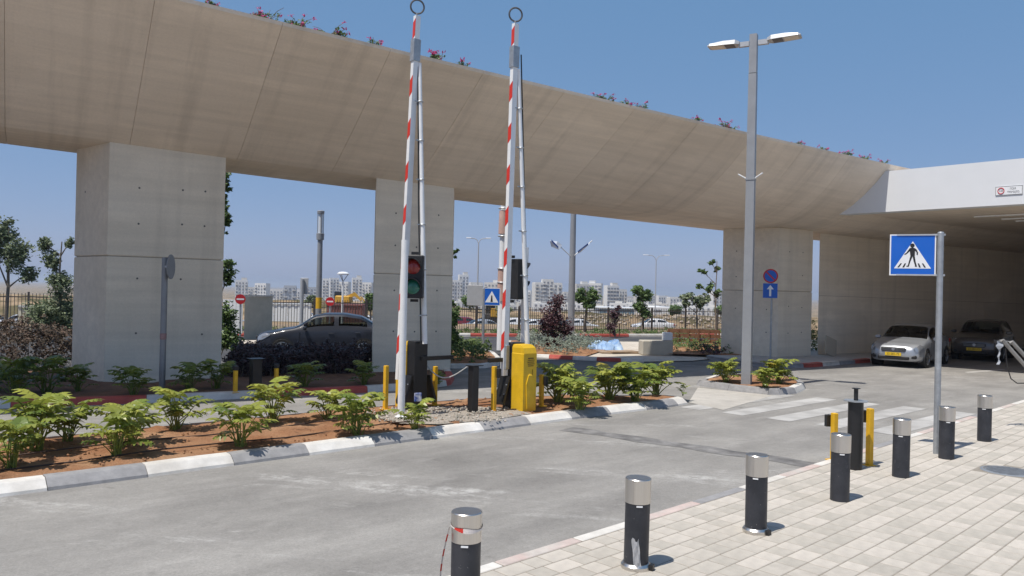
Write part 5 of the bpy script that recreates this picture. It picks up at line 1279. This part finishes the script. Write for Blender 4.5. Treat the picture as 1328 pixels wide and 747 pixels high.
for z in (.35, 1.6): B().box(((a.x + c.x) / 2, 34.05, z), (.95, .05, .06)).build('rail', M_GALV, gt)
# hoardings behind the left fence
def hoarding(name, label, px0, px1, pyt, Y, m, cat='hoarding', n_=10):
    a, c = at(px0, pyt, Y), at(px1, pyt, Y); t = thing(name, label, cat, (0, 0, 0)); L = c.x - a.x
    for k in range(n_): B().box((a.x + (k + .5) * L / n_, Y + (.03 if k % 2 else 0), (a.z - 1.7) / 2), (L / n_ - .02, .05, a.z + 1.7)).build('panel', m, t)
    B().box((a.x + L / 2, Y - .06, a.z - .12), (L, .05, .07)).build('rail', M_LGREY, t); return t
hoarding('site_hoarding', 'white corrugated hoarding behind the fence, left of the red container', 342, 404, 392, 64, M_WHITE, n_=14)
hoarding('site_hoarding', 'pale hoarding behind the trees at the left photo edge', 24, 100, 395, 46, mat('cream_sheet', (.55, .52, .42), .7), n_=16)
ct = thing('shipping_container', 'rust red shipping container behind the fence and dark sedan', 'container'); a, c = at(424, 394, 66), at(470, 394, 66); L = c.x - a.x; M_CON = mat('rust_red_container', (.19, .075, .065), .7, var=.2, scale=2)
B().box((a.x + L / 2, 67.2, a.z - 1.3), (L, 2.3, 2.6)).build('body', M_CON, ct)
for k in range(12): B().box((a.x + (k + .5) * L / 12, 66.03, a.z - 1.3), (.09, .06, 2.4)).build('rib', M_CON, ct)
for z in (a.z - 2.52, a.z - .06): B().box((a.x + L / 2, 65.99, z), (L + .04, .09, .12)).build('edge_rail', M_CON, ct)

# ------------------------------------------------------------------ machines on the building site
M_CAT = mat('machine_yellow', (.55, .31, .03), .6, var=.15, scale=2)
ex = thing('excavator', 'orange yellow excavator on the sand beyond the red container', 'excavator', at(455, 400, 98), 0)
ex.location.z = tz(ex.location.x, 98)
def ep(px, py): q = at(px, py, 98) - ex.location; return Vector((q.x, 0, q.z))
B().bbox(ep(446, 388), (1.9, 1.8, .9), .12).build('body', M_CAT, ex); B().bbox(ep(439, 384), (.9, 1.0, 1.2), .1).build('cab', M_GLASS, ex)
for dy in (-.8, .8): q = ep(446, 397); q.y = dy; B().bbox(q, (2.6, .5, .6), .2).build('track', M_TYRE, ex)
B().loft([[p + Vector((0, -w2, 0)), p + Vector((0, w2, 0)), p + Vector((0, w2, -hh2)), p + Vector((0, -w2, -hh2))] for p, w2, hh2 in ((ep(449, 384), .2, .45), (ep(460, 379), .18, .5), (ep(469, 388), .14, .3))]).build('boom', M_CAT, ex)
B().loft([[p + Vector((0, -w2, 0)), p + Vector((0, w2, 0)), p + Vector((.25, w2, -.1)), p + Vector((.25, -w2, -.1))] for p, w2 in ((ep(467, 384), .14), (ep(474, 394), .1))]).build('stick', M_CAT, ex)
B().loft([[p + Vector((-.3, -.4, 0)), p + Vector((.3, -.4, 0)), p + Vector((.3, .4, 0)), p + Vector((-.3, .4, 0))] for p in (ep(474, 393), ep(471, 397))]).build('bucket', M_GREY, ex)
wl = thing('wheel_loader', 'dusty yellow wheel loader behind the fence below the crossing sign', 'loader', at(640, 424, 76), 0); wl.location.z = -1.7
def lp(px, py, y=0): q = at(px, py, 76) - wl.location; return Vector((q.x, y, q.z))
B().bbox(lp(646, 406), (1.5, 1.7, .9), .12).build('engine_hood', M_CAT, wl); B().bbox(lp(634, 410), (1.2, 1.3, .6), .1).build('front_frame', mat('dark_machine_paint', (.06, .055, .05), .7), wl)
B().bbox(lp(636, 399), (.95, 1.2, 1.15), .08).build('cab', M_GLASS, wl); B().box(lp(636, 391.5), (1.15, 1.4, .12)).build('cab_roof', M_CAT, wl)
for px in (628, 641):
    for dy in (-.85, .85):
        q = lp(px, 417, dy); q.z = .72; w2 = link('wheel', None, wl, q)
        B().cyl((0, -.22, 0), (0, .22, 0), .72, seg=22).build('tyre', M_TYRE, w2, 30); B().cyl((0, -.235, 0), (0, .235, 0), .28, seg=16).build('rim', M_CAT, w2, 30)
B().loft([[lp(622, 412, -1.0), lp(622, 412, 1.0), lp(619, 420, 1.0), lp(619, 420, -1.0)], [lp(614, 419, -1.0), lp(614, 419, 1.0), lp(616, 422, 1.0), lp(616, 422, -1.0)]]).build('bucket', M_GREY, wl)

# ------------------------------------------------------------------ cars behind the fence
base = make_car('parked_car', 'white car parked behind the fence', 'cars parked behind the fence', SEDAN, paint('white', (.72, .72, .72), 0, .4), hi=False)
pk = [(345, 395, 72, 'silver2', 188, 'pale car nearest the gate wall behind the left fence'), (388, 395, 78, 'white', 190, 'white car behind the left fence above the dark sedan bonnet'), (464, 395, 74, 'white', 185, 'white car behind the left fence above the dark sedan boot'),
      (606, 395, 74, 'darkred', 12, 'dark red car behind the fence, right of the middle pillar'), (632, 395, 71, 'silver2', 20, 'grey car behind the fence, in front of the wheel loader'), (664, 395, 76, 'white', 200, 'white car behind the fence, hidden by the right barrier arm'), (697, 395, 74, 'white', 30, 'white car behind the fence, left of the bushy purple tree'), (716, 395, 70, 'white', 190, 'white car behind the bushy purple tree'),
      (752, 395, 78, 'white', 30, 'white car behind the fence, beside the flag pole'), (846, 395, 82, 'white', 182, 'white car behind the fence, right of the slim purple tree'), (30, 395, 60, 'silver2', 180, 'silver car behind the left edge trees'), (-12, 395, 58, 'white', 0, 'white car cut by the left photo edge')]
for i, (px, py, Y, colr, hd, lab) in enumerate(pk):
    o = base if i == 0 else copy_tree(base); o['label'] = lab; c = at(px, py, Y); h = R(hd); d = Vector((math.cos(h), math.sin(h)))
    put_car(o, (c.x + d.x * 2.2, Y + d.y * 2.2, tz(c.x, Y) + .02), h)
    pm = {'white': paint('white', (.72, .72, .72), 0, .4), 'silver2': paint('silver2', (.42, .43, .45), .4), 'darkred': paint('darkred', (.20, .02, .03), .2)}[colr]
    for ch in o.children:
        if ch.name.split('.')[0] in ('body', 'mirror', 'door_handle'): ch.material_slots[0].link = 'OBJECT'; ch.material_slots[0].material = pm

# ------------------------------------------------------------------ litter on the sandy verge
t = thing('blue_tarp', 'crumpled light blue plastic sheet lying on the sandy verge', 'tarp'); r2 = random.Random(4); bb = B(); c0 = gr(762, 452, .05); c1 = gr(806, 452, .05); NX, NY = 22, 10
for i in range(NX + 1):
    for j in range(NY + 1):
        u, v = i / NX, j / NY; p = c0.lerp(c1, u + .03 * r2.uniform(-1, 1)); p.y += (v - .5) * 1.9
        edge = min(u, 1 - u, v, 1 - v); bb.v.append((p.x, p.y, .05 + min(1, edge * 6) * (.10 + .14 * math.sin(u * 7 + v * 3) ** 2 + r2.uniform(0, .12) + (.25 if u < .12 else .16 if u > .85 else 0))))
for i in range(NX):
    for j in range(NY): q = i * (NY + 1) + j; bb.f.append((q, q + NY + 1, q + NY + 2, q + 1)); bb.mi.append(0)
bb.build('sheet', mat('blue_plastic', (.40, .51, .64), .4, var=.25, scale=2, col2=(.09, .24, .52), scale2=.9), t, 30)
t = thing('cardboard_sheet', 'flattened brown board lying before the blue plastic sheet', 'board'); p = gr(800, 457, .05); B().box((p.x, p.y, .07), (1.5, .9, .05), .2).build('board', mat('weathered_board', (.34, .25, .17), .9, var=.2), t)
B().box((p.x + .2, p.y - .1, .11), (1.2, .7, .03), .35).build('board', mat('weathered_board', (0, 0, 0)), t)
bk_ = thing('concrete_block', 'low beige concrete block at the edge of the red soil garden', 'block', gr(853, 461, .03)); bk_.rotation_euler.z = .1
B().bbox((0, .3, .28), (1.2, .6, .56), .03).build('block', mat('beige_render', (0, 0, 0)), bk_); B().bbox((.42, .2, .72), (.34, .3, .3), .02).build('white_box', M_WHITE, bk_)
tm_ = thing('timber_edging', 'dark timber edging boards along the back of the garden bed', 'edging'); a, c = gr(866, 445, .1), gr(932, 447, .1)
for k in range(3): B().box(((a.x + c.x) / 2, (a.y + c.y) / 2, .25 + k * .22), ((c.x - a.x), .06, .18), math.atan2(c.y - a.y, c.x - a.x)).build('board', M_WOOD, tm_)
for k in range(6): p = a.lerp(c, k / 5); B().box((p.x, p.y - .06, .38), (.07, .06, .75)).build('stake', M_WOOD, tm_)
t = thing('plywood_sheet', 'small beige board leaning against the underpass wall corner', 'board', (12.35, 29.75, .13), VANG); B().box((0, 0, .36), (.62, .03, .72), 0, Matrix.Rotation(R(-14), 4, 'X') @ Matrix.Rotation(R(20), 4, 'Y')).build('board', mat('plywood', (.44, .39, .31), .9), t)
# rubble bank behind the fence on the right
rb = B(); r2 = random.Random(9)
for k in range(520):
    x = r2.uniform(4, 26); y = r2.uniform(86, 97); s = r2.uniform(.08, .5) * (.6 + .4 * r2.random()); c = Vector((x, y, tz(x, y) + s * .2))
    vs = [c + Vector((r2.uniform(.5, 1) * s * dx, r2.uniform(.5, 1) * s * dy, r2.uniform(.4, .9) * s * dz)) for dx, dy, dz in ((1, .2, 0), (-1, -.1, 0), (.1, 1, 0), (0, -1, 0), (.2, 0, 1), (0, .1, -1))]
    rb.add(vs, [(0, 2, 4), (2, 1, 4), (1, 3, 4), (3, 0, 4), (2, 0, 5), (1, 2, 5), (3, 1, 5), (0, 3, 5)])
o = stuff(rb.build('rubble', mat('rubble_stone', (.33, .28, .22), .95, island=.3))); tag(o, 'grey rubble stones heaped on the earth bank behind the right fence', 'rubble')

# leaning tube frame with plastic at the right photo edge
t = thing('tilted_frame', 'grey tube frame with torn plastic leaning in at the right photo edge', 'frame'); Y0 = 14.2
for p0, p1 in (((1300, 441), (1352, 500)), ((1312, 443), (1362, 498))):
    a, c = at(*p0, Y0), at(*p1, Y0 - .2); e = c + (c - a) * 1.1; e = Vector((lerp(a.x, c.x, (a.z - .03) / (a.z - c.z)), lerp(a.y, c.y, (a.z - .03) / (a.z - c.z)), .03)); B().tube([a + Vector((-.05, 0, -.03)), a, a.lerp(e, .5), e], .035, 8).build('tube', mat('weathered_tube', (.24, .23, .215), .6, .2, var=.2, scale=8), t, True)
a, c = at(1299, 443, Y0), at(1312, 445, Y0 + .1); B().tube([a, c], .03, 8).build('cross_tube', mat('weathered_tube', (0, 0, 0)), t, True)
bb = B(); r2 = random.Random(2)
for i in range(10):
    q = at(1297 - i * .25 + 1.5 * math.sin(i * 1.9), 442 + i * 3.4, Y0 - .03); wv = .045 * (1.4 if i < 3 else .25 + .3 * r2.random()); bb.v += [(q.x - wv, q.y, q.z), (q.x + wv, q.y + .04 * math.sin(i * 2), q.z)]
bb.f = [(2 * i, 2 * i + 1, 2 * i + 3, 2 * i + 2) for i in range(9)]; bb.mi = [0] * 9; bb.build('plastic_strip', mat('clear_plastic_rag', (.36, .38, .41), .3), t)
pts = [at(x, y, Y0 - .02) for x, y in ((1304, 452), (1306, 475), (1311, 491), (1319, 497), (1330, 497), (1345, 490))]; B().tube(pts, .010, 6).build('wire', M_BLACKP, t, True)

# ------------------------------------------------------------------ far town
M_BW = [mat('tower_white_%d' % i, c, .85, var=.04, scale=.2) for i, c in enumerate(((.66, .65, .62), (.58, .56, .52), (.70, .70, .69), (.40, .43, .47)))]
M_WIN = mat('far_window', (.20, .21, .235), .3, spec=.5); M_LOGG = mat('far_loggia', (.20, .21, .22), .6)
winme = {}
def building(label, px0, px1, pyt, Y, m=0, rz=.35, pent=None, cols=4, storey=3.1, depth=14, name='apartment_tower', bands=False, notch=None):
    a, c = at(px0, pyt, Y), at(px1, pyt, Y); Wp = c.x - a.x; zt = a.z; zb_ = min(tz(a.x, Y), -14.2); t = thing(name, label, 'building', ((a.x + c.x) / 2, Y, zb_), rz, 'white towers on the skyline')
    wd = Wp / (math.cos(rz) + .55 * abs(math.sin(rz))); dp = wd * .55; H = zt - zb_
    B().box((0, 0, H / 2), (wd, dp, H)).build('wall', M_BW[m], t)
    B().box((0, 0, H + .35), (wd * .97, dp * .97, .7)).build('roof_parapet', M_BW[m], t)
    if pent: B().box((pent * wd * .2, 0, H + 1.6), (wd * .45, dp * .6, 3.0)).build('penthouse', M_BW[(m + 2) % 3], t)
    n_s = min(9, int((H - 1) / storey))
    key = round(wd / cols, 1), bands
    if key not in winme: winme[key] = (B().box((0, 0, 0), (wd / cols * (.75 if bands else .45), .5, 1.45)).mesh('window', M_WIN), B().box((0, 0, 0), (.5, dp * .22, 1.4)).mesh('window', M_WIN), B().box((0, 0, 0), (wd / cols * .8, 1.0, .9)).mesh('balcony', M_BW[(m + 1) % 3]))
    for s in range(n_s):
        z = H - 2.2 - s * storey
        for k in range(cols):
            x = (k + .5) / cols * wd - wd / 2; link('window', winme[key][0], t, (x, -dp / 2 - .05, z))
            if (k in (0, cols - 1) or bands) and s % 1 == 0 and rnd.random() < .8: link('balcony', winme[key][2], t, (x, -dp / 2 - .55, z - 1.35))
        sx = -1 if rz < 0 else 1
        if rz: 
            for yy in (-.25, .2): link('window', winme[key][1], t, (-wd / 2 - .05 if rz < 0 else -wd / 2 - .05, yy * dp, z)) if rz < 0 else link('window', winme[key][1], t, (wd / 2 + .05, yy * dp, z))
    return t
bl_ = [('low white block on the far left of the skyline by the left pillar', 305, 322, 364, 760, 2, .3, 1, 4), ('small white block second from the left pillar on the skyline', 331, 350, 368, 780, 2, -.3, None, 4), ('blue grey office block left of the pale sign back', 368, 385, 371, 700, 3, .2, None, 3), ('blue grey office block right of the pale sign back', 398, 411, 373, 720, 3, .2, None, 3),
       ('slim white tower just right of the slim lamp post', 418, 427, 362, 800, 2, .2, None, 2), ('tall white tower behind the second no entry sign', 427, 440, 361, 820, 2, .4, None, 3), ('white tower behind the inverted cone lantern', 440, 455, 366, 840, 0, -.3, None, 4), ('tall white tower left of the middle pillar', 456, 470, 361, 780, 2, .3, 1, 3), ('grey white tower touching the middle pillar edge', 470, 484, 367, 830, 0, -.2, None, 3),
       ('stepped white tower just right of the middle pillar', 584, 600, 364, 690, 2, .35, None, 4), ('tallest stepped core of the white tower right of the middle pillar', 594, 608, 357, 720, 2, .3, 1, 3), ('white slab tower behind the thin twin arm lamp', 608, 627, 367, 700, 0, .3, None, 4), ('beige block partly behind the distant crossing sign', 628, 654, 367, 760, 1, -.25, 1, 5),
       ('broad white apartment block left of the flag pole', 690, 729, 367, 680, 0, .18, None, 6), ('raised middle part of the broad block left of the flag pole', 702, 718, 363, 676, 0, .18, None, 3), ('white apartment block just right of the flag pole', 744, 764, 369, 720, 1, .3, 1, 4), ('tall block with dark loggias behind the young green tree', 762, 782, 368, 740, 0, -.3, -1, 4), ('white tower with balconies left of the slim purple tree', 783, 803, 371, 690, 2, .4, 1, 4), ('narrow grey tower above the slim purple tree', 801, 813, 376, 700, 0, .3, None, 3),
       ('far low block between the slim purple tree and leaning tree', 812, 822, 388, 900, 0, 0.2, None, 3), ('white block behind the leaning young tree', 838, 852, 382, 820, 2, .3, None, 4), ('white block right of the second twin arm lamp', 851, 866, 384, 800, 2, .3, None, 4), ('long white block above the warehouse', 865, 888, 386, 780, 0, .2, None, 5), ('white block behind the loose crowned tree', 886, 906, 384, 760, 2, -.3, None, 4), ('bright white tower beside the far pillar', 920, 940, 378, 640, 2, .3, None, 4), ('low white block left of the bright tower', 904, 922, 389, 700, 2, .2, None, 4)]
bl_ += [('grey white block between the wrapped pole and the right traffic light', 655, 673, 371, 800, 0, .3, None, 4), ('low white block just left of the broad apartment block', 672, 690, 377, 840, 2, -.2, None, 4), ('white block seen between the bushy purple tree and flag pole', 729, 744, 379, 860, 1, .2, None, 3), ('pale block behind the leaning tree crown', 822, 839, 384, 880, 1, .2, None, 4), ('hazy block between the loose and the tall sparse tree', 906, 921, 383, 860, 0, .2, None, 3),
        ('hazy low block between the two left white blocks', 322, 332, 373, 880, 1, .2, None, 3), ('hazy block left of the blue grey offices', 350, 368, 376, 860, 0, .2, None, 4), ('hazy low block between the two blue grey offices', 385, 398, 377, 880, 2, .2, None, 3)]
for lab, x0, x1, yt, Y, m, rz, pent, cols in bl_: building(lab, x0, x1, yt, Y, m, rz, pent, cols, bands='loggia' in lab or 'balcon' in lab)
# fillers: low houses at the foot of the towers
r2 = random.Random(21); k = 0
hw_ = {}
ORD = 'first second third fourth fifth sixth seventh eighth ninth tenth eleventh twelfth thirteenth fourteenth fifteenth sixteenth seventeenth eighteenth'.split(); cnt = {}
for x0 in list(range(298, 480, 18)) + list(range(590, 936, 20)):
    px0 = x0 + r2.uniform(-3, 3); wpx = r2.uniform(14, 25); yt = 386 + r2.uniform(0, 6) + (x0 - 300) * .013; Y = r2.uniform(380, 560)
    a, c = at(px0, yt, Y), at(px0 + wpx, yt, Y); z0 = tz(a.x, Y) - 1; H = a.z - z0
    side = 'left of the middle pillar' if x0 < 490 else 'right of the middle pillar' 
    cnt[side] = cnt.get(side, 0) + 1
    t = thing('low_house', ORD[cnt[side] - 1] + ' low pale house from the left below the far towers, ' + side, 'building', ((a.x + c.x) / 2, Y, z0), r2.uniform(-.4, .4), 'low houses ' + side); W_ = c.x - a.x
    B().box((0, 0, H / 2), (W_, W_ * .7, H)).build('wall', M_BW[r2.choice((0, 1, 2, 2))], t); B().box((r2.uniform(-.2, .2) * W_, 0, H + .5), (W_ * .4, W_ * .3, 1.0)).build('roof_house', M_BW[1], t)
    for s in range(3):
        for q in range(3):
            kk = round(W_ / 3); 
            if kk not in hw_: hw_[kk] = B().box((0, 0, 0), (kk * .4, .3, 1.2)).mesh('window', M_WIN)
            link('window', hw_[kk], t, ((q - 1) * W_ / 3, -W_ * .35 - .05, H - 1.7 - s * 3))
wh = thing('warehouse', 'large plain white warehouse with sloping roof edge behind the right fence', 'building', at(862, 412, 260)); wh.location.z = -3
def wp(px, py, y=0): q = at(px, py, 260) - wh.location; return Vector((q.x, y, q.z))
B().loft([[wp(838, 398, y), wp(872, 399, y), wp(893, 411, y), wp(893, 420, y), wp(838, 420, y)] for y in (0, 30)]).build('wall', M_BW[2], wh)
B().loft([[wp(871, 398, y), wp(894, 410.6, y), wp(894, 412, y), wp(871, 399.6, y)] for y in (-.6, 30)]).build('roof_edge', M_BW[3], wh)
B().loft([[wp(848, 402, y), wp(858, 402, y), wp(858, 404, y), wp(848, 404, y)] for y in (-.1, .2)]).build('window', M_WIN, wh)
gl = thing('glass_pavilion', 'low blue glass pavilion behind the slim purple tree', 'building', at(800, 412, 230)); gl.location.z = -2
def gp_(px, py, y=0): q = at(px, py, 230) - gl.location; return Vector((q.x, y, q.z))
B().loft([[gp_(777, 399, y), gp_(823, 400, y), gp_(823, 420, y), gp_(777, 420, y)] for y in (.3, 14)]).build('wall', M_BW[3], gl)
for k in range(7):
    x = 778 + k * 6.3; B().loft([[gp_(x, 401.5, y), gp_(x + 5.6, 401.6, y), gp_(x + 5.6, 412, y), gp_(x, 412, y)] for y in (0, .25)]).build('pane', mat('blue_glass', (.16, .25, .31), .15, spec=.8), gl)
B().loft([[gp_(776, 398.3, y), gp_(824, 399.3, y), gp_(824, 400.6, y), gp_(776, 399.8, y)] for y in (-.3, 14)]).build('roof_edge', M_WHITE, gl)

# ------------------------------------------------------------------ summer haze
hz_ = B(); hz_.box((0, 4000, 4), (19000, 8200, 44)); hz_o = hz_.mesh('haze', [])
hm = bpy.data.materials.new('haze_air'); hm.use_nodes = True; hn = hm.node_tree; hn.nodes.clear()
pvn = hn.nodes.new('ShaderNodeVolumePrincipled'); pvn.inputs['Color'].default_value = (.80, .88, 1, 1); pvn.inputs['Density'].default_value = .00026; pvn.inputs['Anisotropy'].default_value = .2
ho_ = hn.nodes.new('ShaderNodeOutputMaterial'); hn.links.new(pvn.outputs[0], ho_.inputs['Volume'])
hz_o.materials.append(hm); stuff(link('haze', hz_o))
